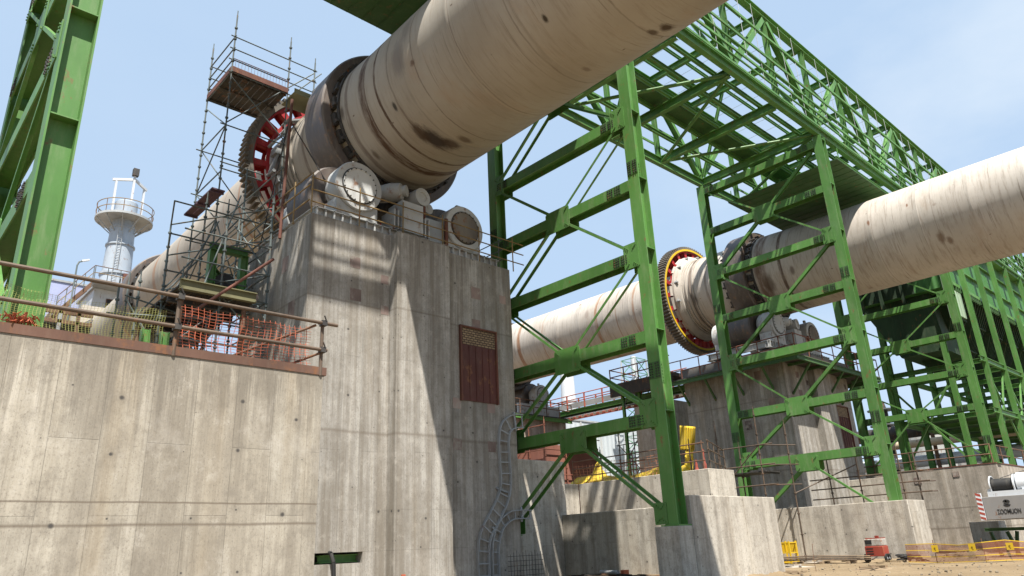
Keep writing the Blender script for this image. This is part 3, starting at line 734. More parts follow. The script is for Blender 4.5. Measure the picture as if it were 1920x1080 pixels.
# ------------------------------------------------------------------ railings and nets
def rail(label, pts, posts, levels, h, mat, r=.024, name="guard_rail", group=None, cat="railing", postr=None, over=0.0):
    """pts: polyline of the foot line; posts: list of foot points; levels: rail heights"""
    t = thing(name, label, cat, posts[0], group)
    for p in posts:
        MB().tube(V(p), V(p) + V((0, 0, h)), postr or r, 8).build("post", mat, t)
    for z in levels:
        b = MB()
        for a, c in zip(pts[:-1], pts[1:]):
            a, c = V(a), V(c); d = (c - a).normalized() * over
            b.tube(a - d + V((0, 0, z)), c + d + V((0, 0, z)), r, 8)
        b.build("rail_tube", mat, t)
    return t
def lerp(a, b, n): return [tuple(V(a).lerp(V(b), i / (n - 1))) for i in range(n)]
OLDTUBE = paint("old_scaffold_tube", (.115, .08, .055), .6, .3, .2)
YTUBE = paint("yellowed_tube", (.30, .20, .08), .6, .3, .2)
def wall_rail():
    t = thing("guard_rail", "brown scaffold-tube railing along the top of the retaining wall", "railing", (0, 11.95, 4.46))
    for x in (-5.0, -1.6, 3.72, 6.34): MB().tube((x, 12.0, 4.3), (x, 12.0, 5.36), .033, 10).build("post", OLDTUBE, t)
    for z in (5.30, 4.78):
        MB().tube((-9, 11.94, z), (6.62 if z > 5 else 6.42, 11.94, z), .033, 10).build("rail_tube", OLDTUBE, t)
    MB().tube((4.6, 12.9, 4.46), (6.2, 11.98, 5.25), .025, 8).tube((5.4, 12.9, 4.30), (6.3, 11.98, 4.72), .025, 8).build("back_stay", RUST, t)
    for x in (3.72, 6.34):
        for z in (5.30, 4.78): MB().box(x - .05, x + .05, 11.90, 12.04, z - .05, z + .05).tube((x + .02, 11.9, z + .05), (x - .03, 11.88, z + .13), .014, 6).build("coupler", DARKM, t)
wall_rail()
def net(name, label, x0, x1, z0, z1, y, dx, dz, w, mat, sag=.05, group=None, ax='x'):
    b = MB(); nx = int((x1 - x0) / dx); nz = int((z1 - z0) / dz)
    def f(u, v):
        yy = y + .05 * math.sin(u * 3.1 + v * 4) + .03 * math.sin(u * 9)
        zz = v - sag * abs(math.sin((u - x0) * 1.2)) * (1 - (v - z0) / (z1 - z0 + 1e-6) * .2)
        return V((u + .02 * math.sin(v * 9), yy, zz)) if ax == 'x' else V((yy, u, zz))
    for i in range(nx + 1):
        u = x0 + dx * i; P_ = [f(u, z0 + (z1 - z0) * j / 6) for j in range(7)]
        b.strip(P_, w * 1.7, min(.006, w), (0, 1, 0) if ax == 'x' else (1, 0, 0))
    for j in range(nz + 1):
        v = z0 + dz * j; P_ = [f(x0 + (x1 - x0) * i / (nx * 1), v) for i in range(nx + 1)]
        b.strip(P_, w, min(.006, w), (0, 1, 0) if ax == 'x' else (1, 0, 0))
    o = b.build(name, mat, smooth=False); tag(o, label, "safety net", group); return o
net("safety_net", "orange plastic safety mesh hung on the retaining wall's railing", 3.75, 6.15, 4.47, 5.24, 12.08, .105, .052, .0055, ORANGE)
net("safety_net", "fine yellow-green netting hung on the retaining wall's railing", -1.5, 3.55, 4.44, 5.08, 12.08, .045, .03, .0022, YGNET, .09)
def clump():
    b = MB(); random.seed(3)
    for i in range(150):
        c = V((1.62 + random.gauss(0, .10), 12.1 + random.gauss(0, .05), 4.50 + abs(random.gauss(0, .06)))); d = V((random.uniform(-1, 1), random.uniform(-1, 1), random.uniform(-1, 1))).normalized() * .05
        b.bar(c - d, c + d, .018, .006)
    tag(b.build("net_clump", ORANGE, smooth=False), "crumpled bundle of orange netting lying on the wall's rusty edge", "netting bundle")
clump()
# railings on the near pier
E1 = 10.80
rail("tube railing along the front edge of the big pier's top", [(8.98, 18.12, E1), (17.75, 18.12, E1)], lerp((9.02, 18.12, E1), (17.2, 18.12, E1), 6), (.38, .78, 1.18), 1.34, YTUBE, .022)
rail("tube railing along the side edge of the big pier's top, by the ring gear", [(8.98, 18.2, E1), (8.98, 23.6, E1)], lerp((8.98, 19.2, E1), (8.98, 23.5, E1), 4), (.45, .95, 1.3), 1.45, YTUBE, .024)
rail("tube railing returning across the far end of the big pier's top", [(16.85, 18.3, E1), (16.85, 22.7, E1)], lerp((16.85, 18.5, E1), (16.85, 22.7, E1), 3), (.45, .85, 1.25), 1.3, SCAF, .02)
def tripod():
    t = thing("raking_props", "tall rusty red prop with two dark raking rods between ring gear and tyre", "prop", (9.0, 19.9, 10.8))
    MB().tube((8.95, 20, 10.6), (9.03, 20, 15.75), .05, 10).build("upright", RUSTRED, t)
    MB().tube((9.03, 20, 15.3), (8.85, 21.2, 10.8), .022, 6).build("raking_rod", DARKM, t)
    MB().tube((9.03, 20, 14.9), (10.2, 19.6, 12.9), .022, 6).build("raking_rod", DARKM, t)
tripod()

# ------------------------------------------------------------------ scaffolding
def scaffold(name, label, standards, ledgers, braces, decks=(), group="tube scaffolding round the near kiln", mat=SCAF, cup=.5, r=.03):
    b0 = standards[0]; t = thing(name, label, "scaffold", (b0[0], b0[1], b0[2]), group)
    for x, y, z0, z1 in standards:
        m = MB().tube((x, y, z0), (x, y, z1), r, 8); z = z0 + .3
        while z < z1 - .1: m.lathe((x, y, z), (0, 0, 1), [(-.03, r), (-.03, r + .028), (.02, r + .034), (.03, r)], 8); z += cup
        m.tube((x, y, z1), (x, y, z1 + .22), .019, 6).build("standard", mat, t)
    for a, c in ledgers: MB().tube(a, c, r * .85, 7).build("ledger", mat, t)
    for a, c in braces: MB().tube(a, c, r * .8, 7).build("brace", mat, t)
    for x0, x1, y0, y1, z, m in decks:
        d = MB(); n = max(2, int((x1 - x0) / .24))
        for i in range(n):
            a = x0 + (x1 - x0) * i / n; d.box(a + .008, a + (x1 - x0) / n - .008, y0, y1, z, z + .05)
        for yy in (y0 + .1, (y0 + y1) / 2, y1 - .16): d.box(x0, x1, yy, yy + .06, z - .06, z - .001)
        d.build("plank_deck", m, t)
    return t
XA, XB, XC, YA, YB = 8.12, 10.35, 11.45, 23.4, 25.75
led = []
for z in (8.6, 10.4, 12.3, 14.2, 16.1):
    led += [((XA, YA, z), (XA, YB, z)), ((XA - .2, YB, z), (XB, YB, z))]
    if z < 11 or z > 15.9: led += [((XA - .2, YA, z), (XB, YA, z))]
for z in (18.4, 18.95, 19.45, 20.0): led += [((XA, YA - .1, z), (XA, YB + .1, z)), ((XA - .15, YA, z), (XC + .1, YA, z)), ((XA, YB, z), (XB, YB, z))]
led += [((XA - .1, YA - .1, 14.25), (9.6, YA - .1, 14.25)), ((XA - .1, YA - .1, 14.5), (9.6, YA - .1, 14.5))]
brc = [((XA, YA, 8.6), (XA, YB, 10.4)), ((XA, YB, 10.4), (XA, YA, 12.3)), ((XA, YA, 12.3), (XA, YB, 14.2)), ((XA, YB, 14.2), (XA, YA, 16.1)), ((XA, YA, 16.1), (XA, YB, 18.0)),
       ((XA, YB, 16.1), (9.9, YA, 12.0)), ((XA, YA, 16.2), (XC, YA, 19.9)), ((XA, YA, 18.2), (XB, YA, 16.3)), ((XA, YA, 12.3), (9.4, YA, 9.0)), ((XB, YA, 18.2), (XC + .3, YA, 20.0))]
scaffold("scaffold_tower", "tall tube scaffold tower with a dark plank deck above the ring gear",
    [(XA, YA, 4.6, 21.0), (XA, YB, 4.6, 20.9), (XB, YA, 13.8, 20.9), (XB, YB, 17.6, 20.2), (XC, YA, 18.2, 20.4)], led, brc,
    [(XA + .03, XB, YA, YB, 18.42, DECKW)])
led5, brc5 = [], []
for z in (11.2, 12.4): led5 += [((8.2, 23.3, z), (9.9, 22.9, z)), ((9.2, 22.9, z), (9.2, 25.4, z))]
for z in (10.9, 11.6, 12.3, 13.1): led5 += [((8.9, 20.0, z), (8.95, 24.6, z))]
brc5 = [((8.9, 22.0, 10.9), (8.95, 24.6, 13.1)), ((8.2, 23.3, 10.4), (9.9, 22.9, 12.4))]
scaffold("tube_scaffold", "close-set scaffold tubes between the ring gear and the big pier's edge", [(8.9, 23.0, 9.0, 14.2), (9.2, 25.4, 9.0, 12.6), (9.9, 22.9, 10.8, 12.9), (8.95, 24.6, 8.0, 13.6)], led5, brc5)
scaffold("tube_scaffold", "outlying scaffold bay under the kiln, over the wall's netting", [(5.0, 21.5, 4.4, 8.6), (5.6, 23.0, 4.4, 9.4), (6.6, 21.0, 4.4, 7.6), (7.2, 20.6, 4.4, 7.8)],
    [((4.8, 21.6, z), (7.4, 20.6, z)) for z in (5.4, 6.2, 7.0, 7.8)], [((5.0, 21.5, 5.0), (6.6, 21.0, 7.4)), ((7.2, 20.6, 5.0), (5.6, 21.3, 7.6)), ((6.4, 21.0, 5.2), (7.6, 20.6, 7.9)), ((5.2, 21.5, 8.3), (7.0, 21.5, 5.6))], ())
def trim():
    t = thing("edge_board", "red toe boards round the dark scaffold deck above the gear", "toe board", (XA, YA, 18.5))
    MB().box(XA, XB, YA - .06, YA - .03, 18.42, 18.64).build("board", RUSTRED, t)
    MB().box(XA - .04, XA - .01, YA, YB, 18.42, 18.64).build("board", RUSTRED, t)
    m = MB()
    m.tube((XA, YA - .03, 19.0), (XB, YA - .03, 19.0), .016, 6)
    for i in range(18): x = XA + .1 + i * .125; m.tube((x, YA - .03, 18.6), (x, YA - .03, 19.0), .006, 4)
    m.build("mesh_panel", RUSTRED, t)
trim()
tag(MB().box(XB + .05, XC + .35, YA - .5, YA + .6, 18.22, 18.26).box(XB + .05, XC + .35, YA - .52, YA - .50, 18.2, 18.42).build("deck_board", paint("olive_board", (.28, .27, .16), .8)), "olive deck board beside the dark scaffold deck", "deck board")
# lower bays, left of the pier
led2 = []
for z in (8.5, 9.4, 10.6, 11.7): led2 += [((6.7, 23.4, z), (8.8, 20.3, z)), ((6.2, 21.6, z), (8.9, 21.6, z)), ((6.2, 21.6, z), (6.7, 23.4, z))]
for z in (7.0, 7.7, 8.5, 9.4, 10.3): led2 += [((6.2, 20.3, z), (8.85, 20.3, z)), ((8.8, 20.3, z), (8.75, 22.9, z))]
brc2 = [((6.3, 20.3, 6.9), (8.8, 20.3, 9.5)), ((6.7, 23.4, 8.5), (6.2, 21.6, 10.6)), ((7.4, 20.3, 8.5), (8.8, 20.3, 7.1)), ((8.8, 20.3, 8.0), (8.75, 22.9, 10.6)), ((8.8, 20.3, 9.4), (8.75, 22.9, 11.9)),
        ((6.0, 21.6, 7.6), (7.6, 21.6, 11.4)), ((6.2, 21.6, 8.6), (8.2, 21.6, 11.6)), ((5.6, 21.6, 7.9), (7.0, 21.6, 10.0)), ((5.2, 21.6, 8.4), (6.9, 21.6, 8.1)), ((6.5, 21.0, 6.5), (8.0, 21.0, 12.2))]
scaffold("tube_scaffold", "low tangle of scaffold tubes beside the big pier, around the green drive frame",
    [(6.7, 23.4, 4.6, 11.7), (6.2, 21.6, 4.6, 9.9), (5.55, 21.6, 4.6, 9.0), (8.80, 20.3, 4.6, 12.3), (7.4, 20.3, 4.6, 10.6), (7.5, 22.6, 4.6, 12.6), (8.75, 22.9, 4.6, 12.2), (6.3, 20.3, 4.6, 8.9)], led2, brc2,
    [(7.5, 7.95, 22.3, 24.9, 12.85, paint("purple_plank", (.13, .07, .10), .8))])
def deck_platform():
    t = thing("work_platform", "broad olive-edged work platform with dark underside beside the big pier", "platform", (7.3, 22, 8.4))
    MB().ibeam((6.15, 20.0, 8.48), (8.35, 20.0, 8.48), .30, .16).build("edge_beam", paint("olive_beam", (.20, .19, .10), .7), t)
    d = MB()
    for i in range(17): d.box(6.15 + i * .135, 6.265 + i * .135, 20.1, 24.2, 8.42, 8.47)
    d.build("plank_deck", DECKW, t)
    for y in (20.8, 21.8, 22.8, 23.8): MB().ibeam((6.1, y, 8.28), (8.4, y, 8.28), .22, .12).build("joist", DARKM, t)
    for x, y in ((6.3, 20.2), (8.1, 20.2), (6.3, 23.9), (8.1, 23.9)): MB().tube((x, y, -.1), (x, y, 8.2), .07, 10).build("leg", RUST, t)
deck_platform()
def drive_frame():
    t = thing("drive_portal", "bright green portal frame of the kiln drive on the scaffolded platform", "steel frame", (8.1, 22, 8.5))
    for x in (7.62, 8.62): MB().ibeam((x, 21.9, 8.49), (x, 21.9, 10.5), .24, .22, (1, 0, 0)).build("post", GREEN, t)
    MB().ibeam((7.5, 21.9, 10.62), (8.75, 21.9, 10.62), .24, .24).build("lintel", GREEN, t)
    MB().ibeam((7.62, 21.95, 9.9), (8.62, 23.2, 9.9), .2, .2).build("tie", GREEN, t)
    MB().box(7.85, 8.45, 22.1, 23.4, 8.49, 9.4).box(8.0, 8.3, 22.0, 22.098, 8.9, 9.1).lathe((8.15, 22.0, 9.5), (0, 1, 0), [(0, .01), (0, .35), (1.2, .35), (1.2, .01)], 20).build("gear_motor", DARKM, t)
    for x in (5.6, 6.1): MB().ibeam((x, 20.6, 4.0), (x, 20.6, 7.2), .22, .2, (1, 0, 0)).build("stub_post", GREEN, t)
drive_frame()
def low_steel():
    t = thing("pipe_support", "low green steelwork under the near kiln, seen over the wall's edge", "steel frame", (6, 20, 4.5))
    MB().ibeam((5.2, 21.0, 6.7), (6.5, 21.0, 6.7), .24, .2).build("beam", GREEN, t)
    MB().ibeam((5.0, 21.0, 5.6), (6.9, 21.0, 5.9), .24, .2).build("beam", GREEN, t)
    for x in (5.2, 6.0, 6.8): MB().ibeam((x, 21.0, 0), (x, 21.0, 6.55), .22, .2, (1, 0, 0)).build("post", GREEN, t)
    MB().tube((5.1, 20.9, 5.0), (6.4, 20.9, 5.8), .06, 8).build("pipe", WHITE_P, t)
low_steel()
tag(MB().tube((6.30, 19.5, 7.45), (8.58, 19.5, 9.64), .045, 10).build("raking_tube", RUSTRED), "single pinkish-red raking tube crossing the scaffold beside the big pier", "scaffold tube")

# ------------------------------------------------------------------ cable ladders, slot, rebar on the near pier
def cable_ladder(label, pts, w, y):
    t = thing("cable_ladder", label, "cable ladder", (pts[-1][0], y, 0), "galvanised cable ladders on the big pier")
    P3 = [V((a, y, c)) for a, c in pts]
    # smooth by Catmull-Rom
    sm = []
    for i in range(len(P3) - 1):
        p0, p1, p2, p3 = P3[max(0, i - 1)], P3[i], P3[i + 1], P3[min(len(P3) - 1, i + 2)]
        for k in range(8):
            u = k / 8
            sm.append(.5 * ((2 * p1) + (p2 - p0) * u + (2 * p0 - 5 * p1 + 4 * p2 - p3) * u * u + (3 * p1 - p0 - 3 * p2 + p3) * u ** 3))
    sm.append(P3[-1])
    for s in (-1, 1):
        q = []
        for i, p in enumerate(sm):
            d = (sm[min(i + 1, len(sm) - 1)] - sm[max(i - 1, 0)]).normalized(); nrm = V((-d.z, 0, d.x)); q.append(p + nrm * s * w / 2)
        b = MB()
        for a, c in zip(q[:-1], q[1:]): b.bar(a, c + (c - a) * .05, .03, .10, (0, 1, 0))
        b.build("side_rail", GALV, t)
    L = 0; last = -1
    for i in range(1, len(sm)):
        L += (sm[i] - sm[i - 1]).length
        if L - last > .30:
            last = L; d = (sm[i] - sm[i - 1]).normalized(); nrm = V((-d.z, 0, d.x))
            MB().bar(sm[i] - nrm * w / 2, sm[i] + nrm * w / 2, .035, .03, (0, 1, 0)).build("rung", GALV, t)
    for i in (len(sm) // 2, len(sm) - 3, 6):
        p = sm[i]; d = (sm[i] - sm[i - 1]).normalized(); nrm = V((-d.z, 0, d.x))
        MB().bar(p - nrm * (w / 2 + .1) + V((0, .06, 0)), p + nrm * (w / 2 + .1) + V((0, .06, 0)), .06, .05, (0, 1, 0)).build("bracket", GALV, t)
cable_ladder("wide cable ladder curling up the big pier beside the tower", [(17.15, 5.22), (16.72, 5.18), (16.36, 4.95), (16.24, 4.5), (16.24, 3.9), (16.26, 3.2), (16.10, 2.65), (15.72, 2.1), (15.36, 1.6), (15.23, 1.1), (15.22, .4), (15.22, -.1)], .44, 17.94)
cable_ladder("narrow cable ladder bending off to the side, low on the big pier", [(17.3, 2.18), (16.8, 2.18), (16.4, 2.13), (16.0, 1.88), (15.76, 1.45), (15.69, 1.0), (15.69, .4), (15.69, -.1)], .26, 17.92)
tag(MB().ibeam((9.9, 18.40, 1.085), (11.04, 18.40, 1.085), .20, .24).build("slot_beam", GREEN), "dark green steel beam lying inside the slot low in the big pier", "steel beam")
tag(MB().path([(10.02, 18.5, 1.22), (10.04, 18.2, 1.27), (10.06, 17.98, 1.22), (10.10, 17.9, 1.0), (10.12, 17.88, .5), (10.1, 17.86, 0)], .055, 10).build("hose", BLACK), "black hose hanging out of the slot in the big pier", "hose")
def rebar():
    b = MB()
    for i in range(11): b.tube((15.9 + i * .13, 17.45, 0), (15.9 + i * .13, 17.45, .98 + .05 * (i % 3)), .007, 5)
    for i in range(7): b.tube((15.8, 17.46, .08 + i * .14), (17.3, 17.46, .08 + i * .14), .007, 5)
    tag(b.build("rebar_mesh", DARKM), "thin rebar mesh leaning at the foot of the big pier", "rebar mesh")
rebar()
tag(MB().tube((11.85, 17.3, -.05), (11.86, 17.3, .62), .012, 6).box(11.80, 11.92, 17.28, 17.32, .50, .62).build("marker_peg", ORANGE), "small orange marker peg at the foot of the big pier", "marker")

# ------------------------------------------------------------------ platform round the far pier
def far_platform():
    GREEN = GREEN_D
    t = thing("service_platform", "rusty railed service platform round the top of the far kiln's pier", "platform", (41, 20.5, 10.2))
    z = 10.05; X0, X1, Y0, Y1 = 35.9, 46.6, 16.7, 25.2
    MB().box(X0, X1, Y0, 18.0, z, z + .08).build("deck", DECKW, t)
    MB().box(X0, 37.0, 18.01, Y1, z, z + .08).build("deck", DECKW, t)
    MB().box(44.9, X1, 18.01, Y1, z, z + .08).build("deck", DECKW, t)
    for a, c in (((X0, Y0, z - .12), (X1, Y0, z - .12)), ((X0, Y0, z - .12), (X0, Y1, z - .12)), ((X1, Y0, z - .12), (X1, Y1, z - .12))):
        MB().ibeam(a, c, .24, .12).build("edge_beam", GREEN, t)
    for x in (37.5, 39.5, 41.5, 43.5, 45.5):
        MB().bar((x, Y0 + .1, z - .2), (x, 18.04, z - 1.7), .1, .1).build("bracket", GREEN, t)
        MB().bar((x, Y0 + .1, z - .1), (x, 18.04, z - .1), .1, .14).build("joist", GREEN, t)
    for y in (18.8, 20.6, 22.4, 24.2):
        MB().bar((X0 + .1, y, z - .2), (37.06, y, z - 1.5), .1, .1).build("bracket", GREEN, t)
        MB().bar((X1 - .1, y, z - .2), (44.86, y, z - 1.7), .1, .1).build("bracket", GREEN, t)
    return z
fz = far_platform() + .08
PR = paint("rusty_railing", (.22, .08, .05), .7, .3, .3)
rail("rusty railing along the front of the far pier's platform", [(35.9, 16.75, fz), (46.6, 16.75, fz)], lerp((35.95, 16.75, fz), (46.6, 16.75, fz), 8), (.5, 1.1), 1.12, PR, .03)
rail("rusty railing along the gear side of the far pier's platform", [(35.95, 16.8, fz), (35.95, 25.2, fz)], lerp((35.95, 17.6, fz), (35.95, 25.1, fz), 7), (.5, 1.1), 1.12, PR, .03)
rail("rusty railing on the outer end of the far pier's platform, against the sky", [(46.6, 16.8, fz), (46.6, 25.2, fz)], lerp((46.6, 17.6, fz), (46.6, 25.1, fz), 6), (.5, 1.1), 1.12, PR, .03)
GRIMEP = paint("grimy_plate", (.17, .16, .15), .7, .25, .3)
def pier_kit():
    t = thing("steel_upstand", "grey steel upstand plates round the far pier's top", "steel plates", (41, 18, 10.2))
    MB().box(36.9, 44.9, 17.75, 17.85, fz, fz + .75).build("plate", GRIMEP, t)
    MB().box(36.8, 36.88, 17.8, 24.5, fz, fz + .75).build("plate", GRIMEP, t)
pier_kit()
# scaffold and door bits at the far pier's foot
def openings():
    for (x0, y0, lab) in ((37.05, 22.6, "dark square opening low in the far pier, beside a scaffold pole"), (37.05, 19.9, "dark doorway low in the far pier behind the second tower")):
        t = thing("opening", lab, "opening", (x0, y0, 4.2))
        MB().box(x0 - .02, x0 + .06, y0 - .65, y0 + .65, 4.3, 5.9).build("opening_shade", BLACK, t)  # black panel painted as the shade inside; no hole is cut
        MB().box(x0 - .05, x0 - .021, y0 - .72, y0 - .65, 4.25, 5.95).box(x0 - .05, x0 - .021, y0 + .65, y0 + .72, 4.25, 5.95).build("frame", RUST, t)
openings()
st3 = [(31.5, 19.4, 0, 6.4), (31.6, 17.3, 0, 6.8), (33.0, 16.6, 0, 6.2), (32.6, 18.9, 0, 5.4), (35.5, 16.0, 0, 4.6), (35.5, 14.6, 0, 5.0), (35.6, 13.2, 0, 4.9), (35.6, 12.1, 0, 4.4), (37.6, 13.5, 0, 4.8), (30.6, 20.4, 0, 5.6)]
l3 = []
for z in (2.75, 3.2, 3.65): l3 += [((35.5, 11.6, z), (35.5, 17.0, z)), ((35.5, 12.2, z), (38.0, 12.2, z + .1))]
for z in (3.4, 4.3, 5.2): l3 += [((31.5, 20.2, z), (31.6, 16.6, z)), ((31.6, 17.3, z), (33.4, 16.4, z))]
scaffold("tube_scaffold", "loose scaffold poles and ledgers in front of the far pier's foot", st3, l3, [((31.5, 19.4, 3.4), (31.6, 17.3, 5.2)), ((33.0, 16.6, 3), (35.5, 14.6, 4.2))], [(31.7, 33.2, 17.2, 20.6, 4.0, DARKM)], "scaffolding round the far kiln", OLDTUBE, .9, .035)
l4 = []
for z in (4.2, 4.55, 4.95): l4 += [((26.1, 16.7, z), (26.1, 23.6, z))]
rail("tube railing with orange netting on the striped upper wall", [(26.1, 16.7, 3.85), (26.1, 24.0, 3.85)], lerp((26.1, 16.8, 3.85), (26.1, 24.0, 3.85), 5), (.35, .7, 1.05), 1.15, RUST, .025)
net("safety_net", "pale orange mesh on the railing of the striped upper wall", 19.0, 24.0, 3.86, 4.75, 26.14, .2, .12, .012, paint("faded_orange_net", (.62, .26, .14), .7, .1, 0), .08, None, 'y')
rail("tube railing running on from the orange netting towards the far pier", [(26.2, 16.6, 3.85), (30.5, 18.5, 3.9)], lerp((26.4, 16.7, 3.85), (30.5, 18.5, 3.9), 4), (.35, .8, 1.15), 1.2, OLDTUBE, .025)
MESHR = paint("dull_red_mesh", (.36, .07, .045), .8, .3, .1)
for x, y, lab in ((29.9, 19.2, "tall folded orange mesh roll standing beside the far pier"), (27.7, 18.2, "short folded orange mesh roll beside the nearest tower's column")):
    b = MB(); random.seed(int(x))
    n = 14 if y > 19 else 7; prof = []
    for i in range(n + 1): prof.append((i * .10, max(.03, .16 * (1 - i / n) + random.uniform(-.02, .02))))
    b.lathe((x, y, 3.75), (0, 0, 1), prof, 9)
    tag(b.build("mesh_roll", MESHR), lab, "mesh roll")

def tarp(name, label, P_, mat, amp=1.0):
    """draped sheet from a row of top and bottom points, folds running down"""
    nu, nv = 40, 12; vs = []; fs = []
    def L(row, u):
        k = u * (len(row) - 1); i = min(int(k), len(row) - 2); return V(row[i]).lerp(V(row[i + 1]), k - i)
    for j in range(nv + 1):
        for i in range(nu + 1):
            u, v = i / nu, j / nv; p = L(P_[0], u).lerp(L(P_[1], u), v)
            f = amp * (.10 * math.sin(u * 41 + v * 2) + .06 * math.sin(u * 83 - v * 3))
            p += V((f * .9, f * .3, -.12 * math.sin(v * math.pi) * abs(math.sin(u * 7)))); vs.append(p)
    for j in range(nv):
        for i in range(nu): a = j * (nu + 1) + i; fs.append((a, a + nu + 1, a + nu + 2, a + 1))
    o = MB().poly(vs, fs).build(name, mat); tag(o, label, "tarpaulin")
    m = o.modifiers.new("thick", 'SOLIDIFY'); m.thickness = .012
tarp("tarpaulin", "crumpled yellow tarpaulin lying over the upper wall, peaked at one end",
     [[(27, 24.4, 4.35), (27, 23.6, 4.3), (27, 23.2, 4.95), (27, 22.7, 4.2), (27, 21.6, 4.0), (27.3, 20.5, 4.2), (28, 19.8, 4.5)], [(26.4, 24.6, 3.95), (26.4, 23.9, 3.9), (26.4, 23.2, 3.9), (26.4, 22.2, 3.88), (26.6, 21.2, 3.88), (27, 20.3, 3.95), (27.8, 19.6, 4.1)]], YEL2, .6)
tarp("tarpaulin", "yellow tarpaulin slung between the nearest tower's column and the far pier",
     [[(33, 22.4, 6.95), (33, 21.9, 6.85), (33, 21.45, 6.75)], [(33, 22.6, 5.7), (33, 22.0, 5.6), (33, 21.7, 5.55)]], YEL2, .3)
tarp("tarpaulin", "yellow debris chute curving down to the orange-netted railing",
     [[(33, 22.2, 5.75), (33, 22.4, 4.9), (32, 22.9, 4.4), (30.2, 23.1, 4.2), (28.4, 22.8, 4.1)], [(33, 21.75, 5.6), (33, 21.9, 4.6), (32, 22.5, 4.0), (30.2, 22.9, 3.9), (28.3, 22.6, 3.9)]], YEL2, .5)

# ------------------------------------------------------------------ things between the piers, far behind
def bridge():
    t = thing("conveyor_bridge", "long walkway bridge with pinkish-red railings behind the nearest tower", "bridge", (46, 38, 12))
    a, c = V((46, 46.5, 11.95)), V((46, 30, 11.95))
    for dx in (0, 1.4): MB().ibeam(a + V((dx, 0, 0)), c + V((dx, 0, 0)), .35, .2).build("girder", GREEN, t)
    MB().box(45.95, 47.5, 30, 46.5, 12.13, 12.18).build("deck", DARKM, t)
    for x in (45.95, 47.45):
        for i in range(9): y = 30.4 + i * 2.0; MB().box(x - .05, x + .05, y - .05, y + .05, 12.18, 13.4).build("post", PINK, t)
        for z in (12.8, 13.38): MB().tube((x, 30, z), (x, 46.5, z), .04, 6).build("rail", PINK, t)
    MB().box(46.4, 46.45, 30, 46.5, 12.35, 12.8).build("cable_tray", GALV, t)
    b = MB()
    for i in range(24): b.box(45.9, 45.95, 30.3 + i * .66, 30.6 + i * .66, 11.35, 11.5)
    b.box(45.92, 46.0, 30, 46.5, 11.25, 11.35); b.build("idler_rib", PINK, t)
    MB().box(45.96, 46.9, 30, 46.5, 11.52, 11.6).build("belt", WHITE_P, t)
bridge()
def stair_tower():
    t = thing("stair_tower", "green-posted scaffold stair tower under the dark railed landing", "stair tower", (46, 34, 0))
    for x, y in ((44.6, 35.2), (44.6, 33.6), (46.4, 35.2), (46.4, 33.6)): MB().ibeam((x, y, 0), (x, y, 12.6), .2, .2, (1, 0, 0)).build("post", GREEN, t)
    for k in range(6):
        z = 1.2 + k * 2; MB().tube((44.6, 35.2, z), (44.6, 33.6, z), .05, 6).tube((44.6, 33.6, z), (46.4, 33.6, z), .05, 6).build("ledger", SCAF, t)
        MB().tube((44.6, 35.2, z), (44.6, 33.6, z + 2), .04, 6).build("brace", SCAF, t)
    MB().box(43.8, 47.2, 30.0, 35.8, 12.6, 12.85).build("landing", DARKM, t)
    MB().box(43.8, 44.0, 30, 35.8, 11.9, 12.599).build("landing_edge", DARKM, t)
stair_tower()
rail("dark red railing on the high landing of the stair tower", [(43.85, 30, 12.85), (43.85, 35.7, 12.85), (47.1, 35.7, 12.85)], lerp((43.85, 30.2, 12.85), (43.85, 35.7, 12.85), 5), (.6, 1.2), 1.25, PR, .045)
scaffold("tube_scaffold", "thin scaffold standing beside the shaded square block", [(45.2, 36.5, 0, 9.5), (45.2, 35.8, 0, 10.2), (47, 36.4, 0, 9.8), (43.2, 36.8, 0, 8.0)],
    [((45.2, 36.8, z), (45.2, 32.6, z)) for z in (2, 3.6, 5.2, 6.8, 8.4)] + [((43.2, 36.8, z), (47, 36.4, z)) for z in (3, 5, 7)], [((45.2, 36.5, 2), (45.2, 33.5, 5.2)), ((45.2, 33.5, 5.2), (45.2, 36.5, 8.4))], (), "scaffolding between the kilns", SCAF, .7, .045)
def mast():
    t = thing("lattice_mast", "slender pale green lattice mast against the sky between the towers", "mast", (72.5, 55, 0))
    r0, r1, H_ = 1.9, 1.1, 23.0
    cs = [(1, 1), (1, -1), (-1, -1), (-1, 1)]
    for k, (a, b_) in enumerate(cs):
        MB().bar((72.5 + a * r0, 55 + b_ * r0, 0), (72.5 + a * r1, 55 + b_ * r1, H_), .16, .16).build("leg", GALV, t)
    for j in range(12):
        z0, z1 = H_ * j / 12, H_ * (j + 1) / 12; b = MB()
        ra, rb = r0 + (r1 - r0) * j / 12, r0 + (r1 - r0) * (j + 1) / 12
        for k in range(4):
            p, q = cs[k], cs[(k + 1) % 4]
            b.bar((72.5 + p[0] * ra, 55 + p[1] * ra, z0), (72.5 + q[0] * rb, 55 + q[1] * rb, z1), .08, .08); b.bar((72.5 + p[0] * rb, 55 + p[1] * rb, z1), (72.5 + q[0] * rb, 55 + q[1] * rb, z1), .08, .08)
        b.build("lattice", paint("pale_green_steel", (.12, .30, .17), .6) if j == 0 else bpy.data.materials["pale_green_steel"], t)
    MB().lathe((72.5, 55, 0), (0, 0, 1), [(0, .35), (23.5, .35), (23.5, .01)], 16).build("riser", WHITE_P, t)
    MB().box(71.0, 75.2, 53.4, 56.6, 20.0, 20.15).build("platform", DARKM, t)
mast()
